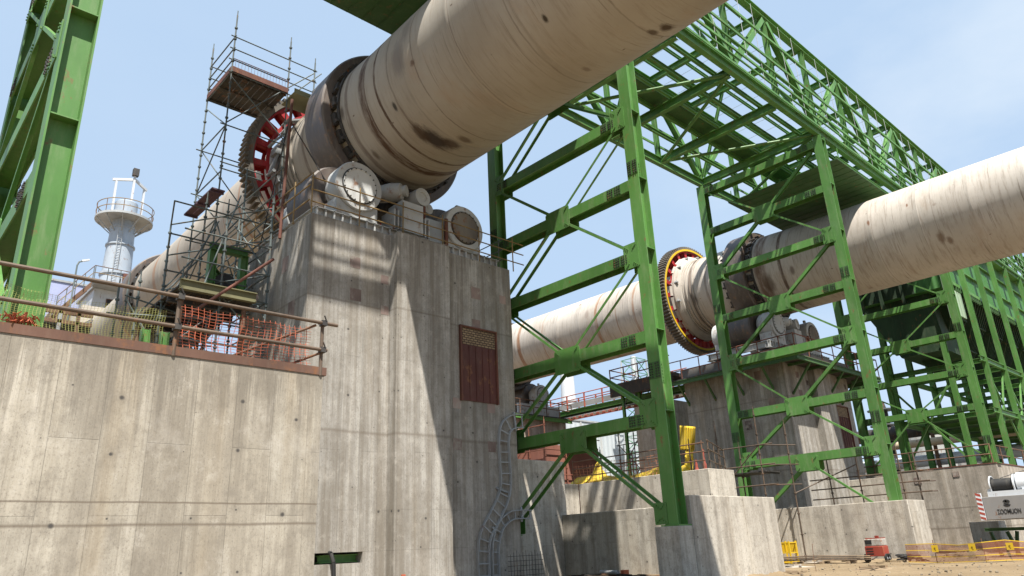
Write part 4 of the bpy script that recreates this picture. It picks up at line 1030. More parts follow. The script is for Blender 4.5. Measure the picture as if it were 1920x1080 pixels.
def stack2():
    t = thing("chimney", "tapering white chimney rising behind the tower's lower braces", "chimney", (98, 90, 0))
    MB().lathe((98, 90, 0), (0, 0, 1), [(0, 2.3), (10, 2.1), (21.9, 1.55), (22, 1.62), (22.3, 1.62), (22.4, 1.5), (30, 1.25), (31.4, 1.25), (31.4, 1.1)], 32).build("shell", WHITE_P, t)
    MB().lathe((98, 90, 26), (0, 0, 1), [(0, 1.38), (0, 1.5), (.25, 1.5), (.25, 1.36)], 32, closed=True).build("collar", GALV, t)
stack2()
def shed():
    t = thing("metal_shed", "grey corrugated shed wall seen through the nearest tower's legs", "shed", (72, 60, 0))
    MB().box(64.5, 80, 60, 70, 0, 15.6).build("cladding", CLAD, t)
    for x in (67.2, 70.8, 74.4): MB().box(x - .15, x + .15, 59.93, 59.998, 0, 15.6).build("flashing", GREY_M, t)
    MB().box(64.4, 80.1, 59.9, 70.1, 15.6, 15.8).build("roof", GALV, t)
shed()
def low_building():
    t = thing("brick_plinth", "low brick-red scaffolded plinth below the distant pier", "plinth", (41, 40, 0))
    MB().box(39, 45, 38.5, 43, 0, 8.4).build("wall", paint("brick_red", (.30, .12, .085), .9, .2, .1), t)
low_building()
scaffold("tube_scaffold", "rusty scaffold wrapped round the brick-red plinth", [(38.8, 43, 0, 10.2), (38.8, 41.5, 0, 10.4), (38.8, 40, 0, 9.9), (38.8, 38.3, 0, 10.2), (41, 38.3, 0, 9.6)],
    [((38.8, 43, z), (38.8, 38.2, z)) for z in (6.2, 7.1, 8.0, 9.0, 9.8)] + [((38.8, 38.3, z), (45, 38.3, z)) for z in (6.2, 8.0, 9.0)], [((38.8, 43, 6), (38.8, 40, 9))], (), "scaffolding between the kilns", PR, .8, .045)
def far_deck():
    t = thing("service_platform", "distant railed platform round the second pier under the far kiln", "platform", (42, 45, 11.2))
    MB().box(38.6, 46.2, 42.2, 48.5, 11.3, 11.42).build("deck", DARKM, t)
    MB().ibeam((38.6, 42.2, 11.15), (46.2, 42.2, 11.15), .3, .15).build("edge_beam", GREEN, t)
    MB().box(40.5, 45.4, 42.8, 43.0, 11.43, 12.4).build("upstand", GREY_M, t)
far_deck()
rail("dark railing on the distant platform under the far kiln", [(38.6, 42.2, 11.42), (46.2, 42.2, 11.42)], lerp((38.6, 42.2, 11.42), (46.2, 42.2, 11.42), 6), (.6, 1.15), 1.2, RUST, .04)

# ------------------------------------------------------------------ beyond the retaining wall
def vent_stack():
    cx, cy = 17.0, 75.0
    t = thing("vent_stack", "silvery vent stack with a round railed platform and an open top frame", "stack", (cx, cy, 0))
    MB().lathe((cx, cy, 0), (0, 0, 1), [(0, 1.45), (26.4, 1.45), (26.5, 1.55), (26.7, 1.55), (26.8, 1.42), (27.9, 1.38), (28, 1.5), (28.2, 1.5), (28.3, 1.3), (31.1, 1.22), (31.15, 1.34), (31.3, 1.34), (31.35, 1.18), (33.0, 1.12), (33.05, 1.2), (33.2, 1.2), (33.2, 1.05), (36.0, 1.05), (36.1, .95)], 40).build("shell", paint("silver_stack_paint", (.44, .50, .57), .4, .12, .15), t)
    MB().lathe((cx, cy, 33.9), (0, 0, 1), [(0, 1.0), (0, 2.64), (.22, 2.64), (.22, 1.0)], 40, closed=True).build("platform", GALV, t)
    for i in range(10):
        a = 2 * math.pi * i / 10; d = V((math.cos(a), math.sin(a), 0))
        MB().bar(V((cx, cy, 32.6)) + d * 1.1, V((cx, cy, 33.9)) + d * 2.5, .08, .1).build("bracket", GALV, t)
        MB().tube(V((cx, cy, 34.1)) + d * 2.6, V((cx, cy, 35.45)) + d * 2.6, .035, 6).build("rail_post", RUST, t)
    for z in (34.75, 35.45):
        MB().lathe((cx, cy, z), (0, 0, 1), [(-.03, 2.57), (-.03, 2.63), (.03, 2.63), (.03, 2.57)], 40, closed=True).build("rail_ring", YTUBE, t)
    pts = [(-1.35, -.4), (.15, -.9), (1.45, .1)]
    for x, y in pts: MB().bar((cx + x, cy + y, 34.1), (cx + x, cy + y, 38.2 if x != .15 else 39.4), .2, .2).build("frame_post", WHITE_P, t)
    MB().bar((cx - 1.7, cy - .3, 38.2), (cx + .2, cy - .9, 38.5), .18, .25).build("frame_beam", WHITE_P, t)
    MB().bar((cx + .1, cy - .9, 38.6), (cx + 1.7, cy + .2, 38.2), .18, .25).build("frame_beam", WHITE_P, t)
    MB().box(cx - .1, cx + .45, cy - 1.2, cy - .7, 38.9, 39.7).build("winch", DARKM, t)
    b = MB()
    for s in (-.2, .2): b.tube((cx - .5 + s, cy - 1.45, 20), (cx - .5 + s, cy - 1.40, 34), .03, 5)
    for i in range(46): b.tube((cx - .7, cy - 1.43, 20.2 + i * .3), (cx - .3, cy - 1.43, 20.2 + i * .3), .018, 4)
    b.build("ladder", GALV, t)
    MB().box(cx + .3, cx + 1.1, cy - 1.60, cy - 1.3, 26.9, 28.0).build("access_hatch", RUSTRED, t)
vent_stack()
def annex():
    t = thing("plant_building", "white boxy plant building with a small dark window below the vent stack", "building", (14.6, 65, 0))
    MB().box(13.3, 16.6, 65, 70, 0, 23.1).build("wall", WHITE_P, t)
    MB().box(13.1, 16.8, 64.8, 70.2, 23.1, 23.35).build("roof", GALV, t)
    w = MB().box(14.35, 14.95, 64.93, 64.998, 21.5, 22.3).build("window", BLACK, t)
    MB().box(14.28, 14.349, 64.9, 65, 21.43, 22.37).box(14.951, 15.02, 64.9, 65, 21.43, 22.37).box(14.35, 14.95, 64.9, 64.99, 22.301, 22.37).build("window_frame", RUST, w)
    MB().box(10.8, 13.29, 65.4, 69, 0, 21.2).build("lean_to", paint("brown_cladding", (.17, .11, .08), .8, .2, .2), t)
annex()
def stair():
    t = thing("outside_stair", "brown-sided outdoor stair climbing towards the vent stack", "stair", (11.5, 64, 18))
    for y in (63.4, 64.6): MB().prism([(10.4, y, 20.0), (12.7, y, 23.1), (12.7, y, 22.6), (10.6, y, 19.7)], (0, .06, 0)).build("stringer", RUST, t)
    for i in range(14): x = 10.5 + i * .165; z = 20.1 + i * .22; MB().box(x, x + .28, 63.47, 64.6, z, z + .04).build("tread", GALV, t)
    MB().box(12.7, 16.9, 63.2, 64.8, 23.15, 23.25).build("landing", GALV, t)
    for y in (63.3,):
        for i in range(5): x = 10.5 + i * .55; z = 20.1 + i * .74; MB().tube((x, y, z), (x, y, z + 1.3), .035, 5).build("baluster", SCAF, t)
        for i in range(5): x = 12.8 + i * .95; MB().tube((x, y, 23.2), (x, y, 24.5), .035, 5).build("baluster", SCAF, t)
        for dz in (.7, 1.3): MB().path([(10.5, y, 20.1 + dz), (12.75, y, 23.2 + dz), (16.8, y, 23.2 + dz)], .035, 6).build("handrail", RUST if dz > 1 else YTUBE, t)
stair()
def lamp():
    t = thing("street_lamp", "thin lamp post with a flat white head left of the vent stack".replace("left of", "beside"), "street lamp", (10.85, 60, 0))
    MB().path([(10.85, 60, 0), (10.85, 60, 23.0), (10.95, 60, 23.3), (11.15, 60, 23.4)], .06, 8).build("pole", SCAF, t)
    MB().bar((11.1, 60, 23.42), (11.6, 60, 23.62), .22, .12).build("lamp_head", WHITE_P, t)
lamp()
def far_sheds():
    t = thing("metal_shed", "pale blue-grey corrugated shed showing past the massive green column", "shed", (13.5, 80, 0))
    MB().box(11.9, 16.2, 80, 88, 0, 28.2).build("cladding", BLUESH, t)
    MB().box(11.8, 16.3, 79.9, 88.1, 28.2, 28.4).build("roof", GALV, t)
far_sheds()
def trestle_far():
    t = thing("pipe_rack", "cluttered dark pipe rack low behind the wall's netting", "pipe rack", (9.5, 50, 0))
    for x in (7.6, 8.6, 9.6): MB().bar((x, 50, 0), (x, 50, 16.2), .2, .2).build("post", GALV if x == 8.6 else RUST, t)
    for z in (13.6, 14.6, 15.5, 16.1): MB().bar((7.2, 50, z), (10.4, 50, z + .05), .2, .22).build("rail", GALV if z == 14.6 else RUST, t)
    MB().tube((7.2, 50.4, 15.2), (10.4, 50.4, 15.3), .25, 12).build("pipe", DARKM, t)
trestle_far()
def kiln_head():
    t = thing("kiln_hood", "pale sheeted hood at the near kiln's distant lower end", "kiln hood", (13.5, 57, 0))
    MB().box(11.0, 16.8, 56.55, 60, 8, 18.9).build("hood", paint("dusty_hood", (.52, .47, .40), .8, .1, .2), t)
    MB().path([(10.4, 55.5, 12.2), (10.3, 55.3, 15.4), (10.7, 55.3, 16.6), (11.6, 55.5, 17.4)], .26, 12).build("duct", DARKM, t)
kiln_head()

# ------------------------------------------------------------------ green filter house at the far end
def baghouse():
    t = thing("filter_house", "big green ribbed filter house on legs with hoppers underneath, beyond the kilns", "filter house", (70, 19, 4.6))
    X0, X1, Y0, Y1, Z0, Z1 = 52.0, 108.0, 13.0, 18.9, 16.3, 20.7
    MB().box(X0, X1, Y0, Y1, Z0, Z1).build("casing", CLADG, t)
    MB().box(X0 - .2, X1, Y0 - .25, Y0 - .002, Z1 - .25, Z1).box(X0 - .2, X1, Y0 - .18, Y0 - .002, Z0 - .1, Z0 + .12).build("cornice", GREEN, t)
    for z in (17.75, 19.3):
        MB().box(X0, X1, Y0 - .16, Y0 - .002, z, z + .07).build("horizontal_rib", GREEN, t)
    teeth = None
    for i in range(100):
        x = X0 + .3 + i * .42
        MB().box(x, x + .09, Y0 - .18, Y0 - .004, Z0 - .42, Z0 - .1).build("bracket_tooth", GREEN_D, t)
    for i in range(13):
        x = X0 + 1.3 + i * 4.2
        MB().ibeam((x, Y0 - .42, 4.66), (x, Y0 - .42, Z1), .28, .30, (1, 0, 0)).build("leg", GREEN, t)
        MB().ibeam((x, Y1 - .5, 4.66), (x, Y1 - .5, Z0), .38, .36, (1, 0, 0)).build("leg", GREEN, t)
        d = V((0, 0, 0))
        if i < 12:
            MB().bar((x, Y0 - .3, 6.0), (x + 4.2, Y0 - .3, 11.2), .1, .1).build("brace", GREEN, t)
            MB().bar((x + 4.2, Y0 - .3, 6.0), (x, Y0 - .3, 11.2), .1, .1).build("brace", GREEN, t)
            for (ya, yb) in ((Y0 + .2, Y1 - .2),):
                xa, xb = x + .2, x + 4.0; xm, ym = (xa + xb) / 2, (ya + yb) / 2
                top = [(xa, ya, Z0 - .05), (xb, ya, Z0 - .05), (xb, yb, Z0 - .05), (xa, yb, Z0 - .05)]; bot = [(xm - .3, ym - .3, 11.4), (xm + .3, ym - .3, 11.4), (xm + .3, ym + .3, 11.4), (xm - .3, ym + .3, 11.4)]
                h = MB().poly(top + bot, [(0, 1, 2, 3), (7, 6, 5, 4)] + [(k, k + 4, (k + 1) % 4 + 4, (k + 1) % 4) for k in range(4)])
                for k in range(7):
                    u = (k + .5) / 7; h.bar((xa + (xb - xa) * u, ya - .04, Z0 - .1), (xm + (u - .5) * .6, ym - .36, 11.5), .05, .08, (0, 1, 0))
                for z in (14.8, 13.2):
                    f = (Z0 - z) / (Z0 - 11.4); a_ = (ya * (1 - f) + (ym - .3) * f) - .08; l_ = (xa * (1 - f) + (xm - .3) * f); r_ = (xb * (1 - f) + (xm + .3) * f); h.bar((l_, a_, z), (r_, a_, z), .1, .08)
                h.build("hopper", HOPPER_SHADE, t)
    for z in (11.3, 8.0):
        for y in (Y0 - .42, Y1 - .5): MB().ibeam((X0 + .5, y, z), (X1, y, z), .34, .2).build("tie_beam", GREEN, t)
        for i in range(13): x = X0 + 1.3 + i * 4.2; MB().ibeam((x, Y0 - .2, z), (x, Y1 - .7, z), .3, .2).build("cross_beam", GREEN, t)
    MB().box(X0 + 2, X1, Y0 + .2, Y1 - 1, 8.2, 8.26).build("floor", GREEN_D, t)
    # end wall darkened for shade, pale corrugated corner panel coloured for sunlight
    MB().box(X0 - .05, X0 - .002, Y0 + 2.25, Y1, Z0, Z1).build("end_shade_sheet", HOPPER_SHADE, t)
    MB().box(X0 - .10, X0 - .052, Y0, Y0 + .5, Z0 - 2.2, Z1 - .3).box(X0 - .1, X0 + 1.2, Y0 - .10, Y0 - .003, Z0 - 2.2, Z0 - .45).build("corner_sunlit_panel", corrugated("sunlit_pale_cladding", (.30, .40, .27), freq=1.6), t)
    for y in (Y0 + 3.0, Y0 + 4.4, Y1 - .2): MB().box(X0 - .22, X0 - .004, y - .1, y + .1, Z0 - .6, Z1).build("end_rib", HOPPER_SHADE, t)
    for z in (18.0, 19.6): MB().box(X0 - .14, X0 - .004, Y0 + 2.3, Y1, z, z + .14).build("end_rib", HOPPER_SHADE, t)
    MB().prism([(X0 + .6, Y0 + 1.6, Z0), (X0 + .6, Y1, Z0), (X0 + .6, Y1 - .2, 15.4), (X0 + .6, 17.2, 12.3), (X0 + .6, 14.4, 12.3), (X0 + .6, Y0 + 1.4, 13.4)], (4.5, 0, 0)).build("inlet_duct", HOPPER_SHADE, t)
    for y in (14.4, 18.3): MB().ibeam((X0 + .3, y, 4.66), (X0 + .3, y, 13), .34, .3, (1, 0, 0)).build("leg", GREEN, t)
    for y0, y1 in ((14.4, 18.3), (18.3, 14.4)): MB().bar((X0 + .3, y0, 5), (X0 + .3, y1, 10.4), .12, .12).build("brace", GREEN, t)
    # lattice on the roof
    for i in range(12):
        x = 58 + i * 3.2; MB().bar((x, 14, Z1), (x, 14, Z1 + 3.4), .14, .14).build("roof_post", GREEN, t)
        MB().bar((x, 14, Z1 + .2), (x + 3.2, 14, Z1 + 3.3), .1, .1).build("roof_brace", GREEN, t)
    for z in (Z1 + 1.1, Z1 + 3.4): MB().bar((58, 14, z), (98, 14, z), .12, .14).build("roof_rail", GREEN, t)
baghouse()
rail("thin rusty railing along the rim of the high wall under the filter house", [(49.45, 12.6, 4.66), (49.45, 22, 4.66)], lerp((49.45, 12.6, 4.66), (49.45, 21.5, 4.66), 5), (.5, 1.05), 1.1, RUST, .035)
rail("thin rusty railing running off along the sunlit end of the high wall", [(49.45, 12.6, 4.66), (66, 12.6, 4.66)], lerp((51.5, 12.6, 4.66), (66, 12.6, 4.66), 7), (.5, 1.05), 1.1, RUST, .035)

def process_plant():
    t = thing("pipe_rack", "rack of long cream and white pipes seen under the filter house", "pipe rack", (70, 30, 4))
    MB().tube((70, 14, 8.35), (70, 40, 8.35), .34, 16).build("pipe", CREAM, t)
    MB().tube((71, 14, 6.9), (71, 40, 6.9), .5, 16).build("pipe", WHITE_P, t)
    MB().tube((71, 14, 9.6), (71, 42, 9.6), .6, 16).build("pipe", DARKM, t)
    for y in (18, 22, 26, 30, 34, 38): MB().bar((70.5, y, 0), (70.5, y, 10), .25, .25).build("trestle_post", RUST, t)
    t2 = thing("process_tower", "dark slim process tower with an orange beacon against the sky", "process tower", (90, 33, 0))
    MB().lathe((90, 33, 0), (0, 0, 1), [(0, .7), (14.5, .7), (15.6, .5), (15.7, .01)], 16).build("column", DARKM, t2)
    for z in (11.0, 12.8, 14.6): MB().lathe((90, 33, z), (0, 0, 1), [(0, .6), (0, 1.5), (.12, 1.5), (.12, .6)], 12, closed=True).build("ring_platform", SCAF, t2)
    MB().lathe((90, 33, 15.7), (0, 0, 1), [(0, .3), (.7, .3), (.7, .01)], 10).build("beacon", ORANGE, t2)
    t3 = thing("storage_vessel", "low domed grey vessel behind the filter house legs", "tank", (90, 29, 0))
    MB().lathe((90, 29, 0), (0, 0, 1), [(0, 2.6), (11.0, 2.6), (11.8, 2.0), (12.3, 1.0), (12.4, .01)], 28).build("shell", GREY_M, t3)
    t4 = thing("plant_building", "low dull plant building far behind the filter house legs", "building", (110, 38, 0))
    MB().box(104, 120, 30, 60, 0, 9.6).build("wall", paint("dull_cladding", (.30, .29, .28), .8), t4)
    MB().box(103.8, 120, 29.8, 60.2, 9.6, 9.9).build("roof", GALV, t4)
process_plant()

# ------------------------------------------------------------------ things on the ground
def cage():
    t = thing("cage_frame", "yellow steel gas-bottle cage standing by the long footing block", "steel cage", (33.0, 17.3, 0))
    y0, y1, x0, x1 = 16.95, 17.95, 32.3, 32.95
    for x in (x0, x1):
        for y in (y0, (y0 + y1) / 2, y1): MB().box(x - .03, x + .03, y - .03, y + .03, 0, .95).build("upright", YEL, t)
        for z in (.05, .45, .88): MB().box(x - .022, x + .022, y0 + .031, y1 - .031, z - .025, z + .025).build("crossbar", YEL, t)
    for y in (y0, y1):
        for z in (.05, .45, .88): MB().box(x0 + .031, x1 - .031, y - .022, y + .022, z - .025, z + .025).build("crossbar", YEL, t)
    MB().box(x1 - .006, x1 + .006, y0 + .03, y1 - .03, .48, .86).box(x0 + .03, x1 - .03, y0 + .03, y1 - .03, .02, .05).build("panel", YEL, t)
cage()
def welder():
    t = thing("welding_generator", "small red and white welding generator on wheels by the long footing block", "generator", (32.4, 13.2, 0))
    x0, x1, y0, y1 = 32.25, 32.8, 12.88, 13.62
    MB().box(x0, x1, y0, y1, .22, .62).build("lower_body", REDW, t, bevel=.02)
    MB().box(x0 + .02, x1, y0 + .02, y1 - .02, .622, .90).build("upper_body", paint("scuffed_white", (.55, .52, .47), .6, .2, .35), t, bevel=.03)
    MB().box(x0 + .1, x1, y0 + .05, y1 - .05, .902, .94).box(x0 + .2, x0 + .3, y0 + .2, y0 + .33, .941, 1.02).build("lid", REDW, t)
    MB().box(x0 - .004, x0 + .019, y0 + .42, y1 - .06, .70, .86).build("control_window", BLACK, t)
    for z in (.30, .40, .50): MB().box(x0 - .006, x0 - .001, y0 + .4, y1 - .06, z, z + .045).build("vent", BLACK, t)
    for x, y in ((x0 + .15, y0 - .06), (x0 + .15, y1 + .02), (x1 - .2, y0 - .06), (x1 - .2, y1 + .02)):
        w = MB().lathe((x, y, .16), (0, 1, 0), [(0, .05), (0, .16), (.08, .16), (.08, .05)], 20, closed=True).build("wheel", BLACK, t)
        MB().lathe((x, y + .01, .16), (0, 1, 0), [(0, .01), (0, .06), (.06, .06), (.06, .01)], 12).build("rim", WHITE_P, w)
    MB().tube((x0 - .5, y0 + .3, .12), (x0, y0 + .3, .22), .025, 6).build("tow_bar", DARKM, t)
welder()
def poles():
    t = thing("tube_pile", "long bundle of brown scaffold tubes lying on the sand by the footing block", "pile of tubes", (31.7, 15.5, 0))
    random.seed(5)
    for i in range(16):
        y0 = 13.4 + random.uniform(-.3, .5); y1 = 17.6 + random.uniform(-.6, .3); x = 31.3 + (i % 6) * .09; z = .13 + (i // 6) * .07
        MB().path([(x, y0, z), (x + .05, (y0 + y1) / 2, z + .05), (x, y1, z)], .024, 6).build("tube", PALLET if i % 3 else OLDTUBE, t)
    for y in (13.9, 15.0, 16.2, 17.2): MB().box(31.15, 31.95, y, y + .12, .0, .1).build("batten", PALLET, t)
poles()
tag(MB().path([(25.0, 12.3, 0), (24.97, 12.3, .4), (25.0, 12.28, .88)], .010, 6).build("rebar_stake", RUST), "single thin bent rebar stake in the sand beside the stepped block", "stake")
def hoses():
    b = MB(); random.seed(8)
    for k in range(7):
        cx, cy, r = 33.0 + random.uniform(-.1, .1), 12.25 + random.uniform(-.2, .2), random.uniform(.18, .32)
        p = [(cx + r * math.cos(a * .5), cy + r * 1.3 * math.sin(a * .5), .06 + k * .03 + .02 * math.sin(a)) for a in range(14)]
        b.path(p, .025, 6)
    tag(b.build("hose_coil", BLACK), "dark coiled hoses and cables beside the welding generator", "hose coil")
hoses()
def net_barrier():
    t = thing("barrier_fence", "orange and yellow striped net barrier with yellow notices", "barrier", (31, 9, 0))
    P_ = [V((30.35, 11.3, .02)), V((30.40, 10.34, 0)), V((30.3, 9.5, 0)), V((30.25, 8.7, 0)), V((30.7, 8.1, 0)), V((31.3, 7.5, 0)), V((32.2, 6.6, 0))]
    OR2 = paint("orange_brown_net", (.30, .115, .06), .8, .2, 0)
    def top(i): return .66 + .05 * math.sin(i * 2.1)
    rows = 24
    for j in range(rows):
        b = MB()
        band = j in (0, 7, 15, 23)
        q = [p + V((.02 * math.sin(i * 3 + j * .4), 0, .04 + (top(i) - .05) * j / (rows - 1) - .02 * math.sin(i * 1.3))) for i, p in enumerate(P_)]
        for a, c in zip(q[:-1], q[1:]): b.bar(a, c, .005, (.024 if band else .014), (0, 0, 1))
        b.build("yellow_band" if band else "net_band", YEL if band else OR2, t)
    b = MB(); L = [(P_[i], P_[i + 1], i) for i in range(len(P_) - 1)]
    for a, c, i in L:
        n = int((c - a).length / .045)
        for k in range(n):
            p = a.lerp(c, k / n); h = top(i) + (top(i + 1) - top(i)) * k / n; b.bar(p + V((0, 0, .03)), p + V((.01, 0, h)), .007, .004, (0, 1, 0))
    b.build("net_mesh", OR2, t)
    for i in (1, 3, 5, 6): MB().tube(P_[i] + V((.04, 0, 0)), P_[i] + V((.04, 0, .8)), .015, 6).build("stake", RUST, t)
    for y, x in ((10.28, 30.36), (9.02, 30.25), (7.98, 30.70)):
        s = MB().box(x - .035, x - .028, y - .11, y + .11, .38, .62).build("notice", YEL, t)
        # small black pictogram: a figure bar and a slash
        MB().bar((x - .038, y - .03, .44), (x - .038, y + .03, .52), .004, .014, (1, 0, 0)).bar((x - .038, y - .03, .52), (x - .038, y + .02, .54), .004, .012, (1, 0, 0)).build("pictogram", BLACK, s)
net_barrier()
def green_trestle():
    t = thing("steel_trestle", "low dark green steel trestle against the high wall behind the barrier", "trestle", (36.5, 9.6, 0))
    MB().ibeam((36.5, 6.5, 1.02), (36.5, 10.25, 1.06), .13, .16).build("top_beam", GREEN_D, t)
    for y0, y1 in ((10.05, 9.85), (9.45, 9.2), (9.1, 9.3), (8.75, 8.9), (8.45, 8.3), (7.6, 7.8)): MB().ibeam((36.5, y0, .96), (36.5, y1, 0), .12, .12, (0, 1, 0)).build("leg", GREEN_D, t)
green_trestle()
def crane():
    t = thing("crane_counterweight", "grey crane counterweight slab with black lettering, red-striped edge and white winch", "crane", (34.5, 8, 0))
    X = 34.5
    MB().box(X, X + 2.6, 5.0, 9.52, 1.42, 2.30).build("counterweight", paint("grey_counterweight", (.30, .29, .28), .6, .08, .05), t, bevel=.02)
    # striped end board
    e = MB().box(X - .03, X + .10, 9.53, 9.72, 1.42, 2.46).build("edge_board", WHITE_P, t)
    for i in range(6):
        z = 1.42 + i * .18; MB().prism([(X - .034, 9.53, z), (X - .034, 9.72, z + .07), (X - .034, 9.72, z + .16), (X - .034, 9.53, z + .09)], (.004, 0, 0)).build("red_stripe", REDW, e)
    d = MB().lathe((X + .5, 8.35, 2.72), (0, 1, 0), [(0, .05), (0, .36), (.04, .36), (.04, .27), (.78, .27), (.78, .36), (.82, .36), (.82, .05)], 32, closed=True).build("winch_drum", BLACK, t)
    for y in (8.32, 9.14): MB().lathe((X + .5, y, 2.72), (0, 1, 0), [(0, .2), (0, .40), (.04, .40), (.04, .2)], 32, closed=True).build("flange", WHITE_P, d)
    MB().lathe((X + .6, 7.75, 2.75), (0, 1, 0), [(0, .02), (0, .38), (.5, .42), (.56, .3), (.56, .02)], 24).build("gearbox", WHITE_P, t)
    MB().box(X + .1, X + .2, 7.9, 9.3, 2.301, 2.5).box(X + .2, X + .9, 8.0, 8.1, 2.301, 2.6).box(X + .2, X + .9, 9.2, 9.3, 2.301, 2.6).build("winch_frame", WHITE_P, t)
    MB().box(X + .3, X + .5, 7.45, 7.6, 2.9, 3.15).build("lamp", YEL, t)
    MB().tube((X + .4, 8.8, 3.0), (X + 4, 4.0, 4.6), .016, 5).build("hoist_rope", DARKM, t)
    MB().box(X + .1, X + 3.0, -1.5, 4.99, 1.0, 2.9).build("machine_house", WHITE_P, t)
    for x in (X - .6, X + 3.2): MB().box(x, x + .8, -3, 5.0, 0, .95).build("crawler_track", DARKM, t)
    MB().box(X + .21, X + 3.19, 0, 3, .4, .999).build("car_body", DARKM, t)
    # lettering
    cu = bpy.data.curves.new("lettering", 'FONT'); cu.body = "ZOOMLION"; cu.size = .27; cu.extrude = .004; cu.offset = .003; cu.align_x = 'CENTER'
    to = bpy.data.objects.new("tmp_lettering", cu); COL.objects.link(to); bpy.context.view_layer.update()
    me = bpy.data.meshes.new_from_object(to); bpy.data.objects.remove(to)
    lo = bpy.data.objects.new("lettering", me); COL.objects.link(lo); me.materials.clear(); me.materials.append(BLACK)
    lo.rotation_euler = (R(90), 0, R(-90)); lo.parent = t; lo.location = V((X - .008, 8.68, 1.63)) - V((34.5, 8, 0)); lo.scale = (.56, .92, 1)
    # round emblem of two curved halves with a wave between
    for s in (-1, 1):
        pts = []
        for i in range(13): a = math.pi * (i / 12) * .86 + math.pi * .07; pts.append((X - .008, 8.70 - .13 * math.cos(a), 2.02 + s * (.03 + .105 * math.sin(a))))
        for i in range(7): a = math.pi * (1 - i / 6); pts.append((X - .008, 8.70 - .055 * math.cos(math.pi - a) * 1, 2.02 + s * (.03 + .025 * math.sin(a))))
        MB().prism(pts, (.006, 0, 0)).build("emblem_half", BLACK, t)
    MB().bar((X - .005, 8.80, 2.015), (X - .005, 8.60, 2.03), .006, .03).build("emblem_bar", BLACK, t)
crane()
def scrap():
    t = thing("scrap_heap", "dark steel offcuts and timbers heaped at the foot of the low wall", "scrap heap", (19.5, 16.9, 0))
    random.seed(11)
    for i in range(22):
        u = random.random(); c = V((20.3 - u * .6 + random.uniform(-.2, .3), 18.9 - u * 4.2, .06 + random.uniform(0, .12))); a = random.gauss(1.45, .25); L = random.uniform(.4, 1.3)
        d = V((math.cos(a) * L * .2, -math.sin(a) * L, random.uniform(-.03, .06)))
        MB().bar(c - d / 2, c + d / 2, random.uniform(.06, .16), random.uniform(.05, .12)).build("offcut", random.choice([DARKM, RUST, RUST, PALLET, DARKM]), t)
    MB().tube((20.2, 17.6, .26), (19.9, 16.6, .25), .07, 12).build("pipe_offcut", GALV, t)
    MB().box(19.85, 20.1, 16.3, 16.45, .05, .33).build("orange_box", ORANGE, t)
scrap()
def pebbles():
    b = MB(); random.seed(21)
    ico = [(0, 0, 1), (.89, 0, .45), (.28, .85, .45), (-.72, .53, .45), (-.72, -.53, .45), (.28, -.85, .45), (.72, .53, -.45), (-.28, .85, -.45), (-.89, 0, -.45), (-.28, -.85, -.45), (.72, -.53, -.45), (0, 0, -1)]
    fc = [(0, 1, 2), (0, 2, 3), (0, 3, 4), (0, 4, 5), (0, 5, 1), (1, 6, 2), (2, 7, 3), (3, 8, 4), (4, 9, 5), (5, 10, 1), (6, 7, 2), (7, 8, 3), (8, 9, 4), (9, 10, 5), (10, 6, 1), (11, 7, 6), (11, 8, 7), (11, 9, 8), (11, 10, 9), (11, 6, 10)]
    for i in range(900):
        x = random.uniform(14, 40); y = random.uniform(3, 17.5)
        if 17 < x < 23.2 and y > 12: continue
        if x > 32 and y > 11.6: continue
        s = random.choice([.012, .018, .025, .04]) * random.uniform(.7, 1.5)
        b.poly([(x + a * s * random.uniform(.8, 1.3), y + c * s, .01 + d * s * .7) for a, c, d in ico], fc)
    o = b.build("pebbles", paint("dusty_stone", (.27, .22, .155), .95, .45, 0)); o['kind'] = 'stuff'
pebbles()

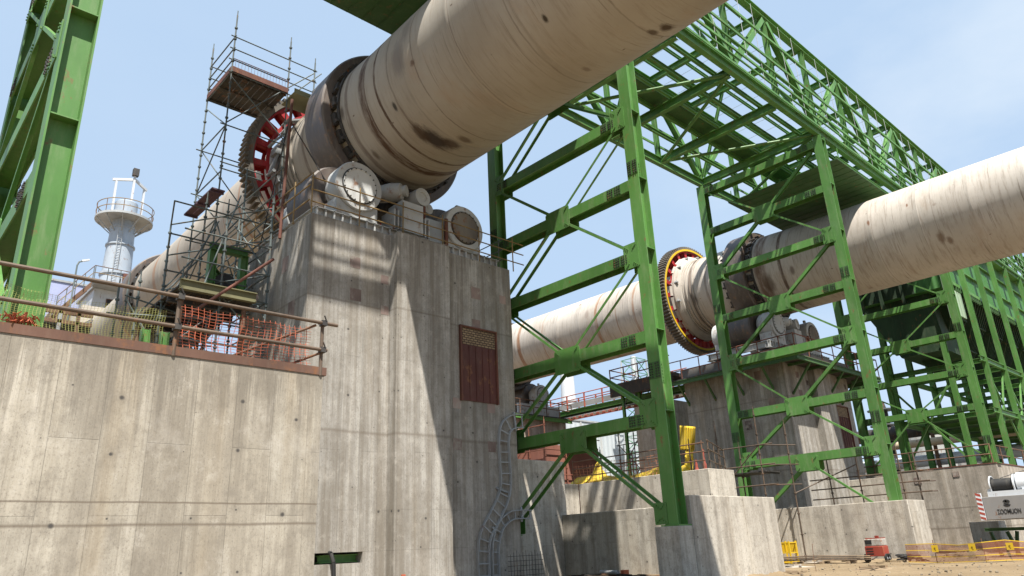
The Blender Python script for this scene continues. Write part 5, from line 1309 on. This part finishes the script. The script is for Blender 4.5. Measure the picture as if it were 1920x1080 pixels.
def site_litter():
    random.seed(31)
    spots = [(23.4, 13.6), (23.3, 12.2), (33.0, 14.6), (33.1, 16.3), (35.9, 11.6), (31.0, 12.2), (28.6, 14.8), (26.5, 11.0), (36.8, 11.9), (40.5, 12.6), (44.0, 12.0), (47.9, 12.0)]
    for i, (x, y) in enumerate(spots):
        b = MB()
        for j in range(7):
            c = V((x + random.uniform(-.5, .5), y + random.uniform(-.4, .4), .04 + random.uniform(0, .05))); a = random.uniform(0, 3.14); L = random.uniform(.12, .5); h = random.uniform(.03, .07)
            d = V((math.cos(a), math.sin(a), random.uniform(-.06, .06))) * L / 2
            b.bar(c - d, c + d, random.uniform(.05, .16), h)
        # keep each little heap joined by a skirt of dust
        b.lathe((x, y, -.02), (0, 0, 1), [(0, .75), (.03, .5), (.055, .2), (.06, .01)], 14)
        o = b.build("rubble_heap", [CON_FAR, PALLET, GROUND][i % 3])
        tag(o, "little heap of broken concrete and timber scraps on the sand", "rubble", "rubble heaps on the sand")
site_litter()

def sand_banks():
    random.seed(77)
    runs = [((18.0, 12.32), (23.0, 12.32), (0, -1)), ((33.35, 11.95), (33.35, 18.6), (-1, 0)), ((33.35, 11.95), (35.3, 11.95), (0, -1)), ((49.3, 12.45), (49.3, 16.0), (-1, 0)), ((36, 12.3), (44, 12.3), (0, -1)), ((21.0, 14.4), (21.0, 20.0), (-1, 0)), ((23.0, 12.3), (23.0, 13.1), (1, 0))]
    vs = []; fs = []
    for a, c, n in runs:
        L = math.hypot(c[0] - a[0], c[1] - a[1]); m = max(3, int(L / .12))
        base = len(vs)
        for i in range(m + 1):
            x = a[0] + (c[0] - a[0]) * i / m; y = a[1] + (c[1] - a[1]) * i / m
            h = .05 + .05 * abs(math.sin(i * .31)) + random.uniform(0, .05); w = .22 + .2 * abs(math.sin(i * .17 + 1)) + random.uniform(0, .12)
            vs += [(x - n[0] * .02, y - n[1] * .02, h), (x + n[0] * w * .4, y + n[1] * w * .4, h * .55), (x + n[0] * w, y + n[1] * w, -.06)]
        for i in range(m):
            for k_ in range(2):
                q = base + i * 3 + k_; fs.append((q, q + 3, q + 4, q + 1))
    struct(MB().poly(vs, fs).build("ground_sand_bank", GROUND))
sand_banks()
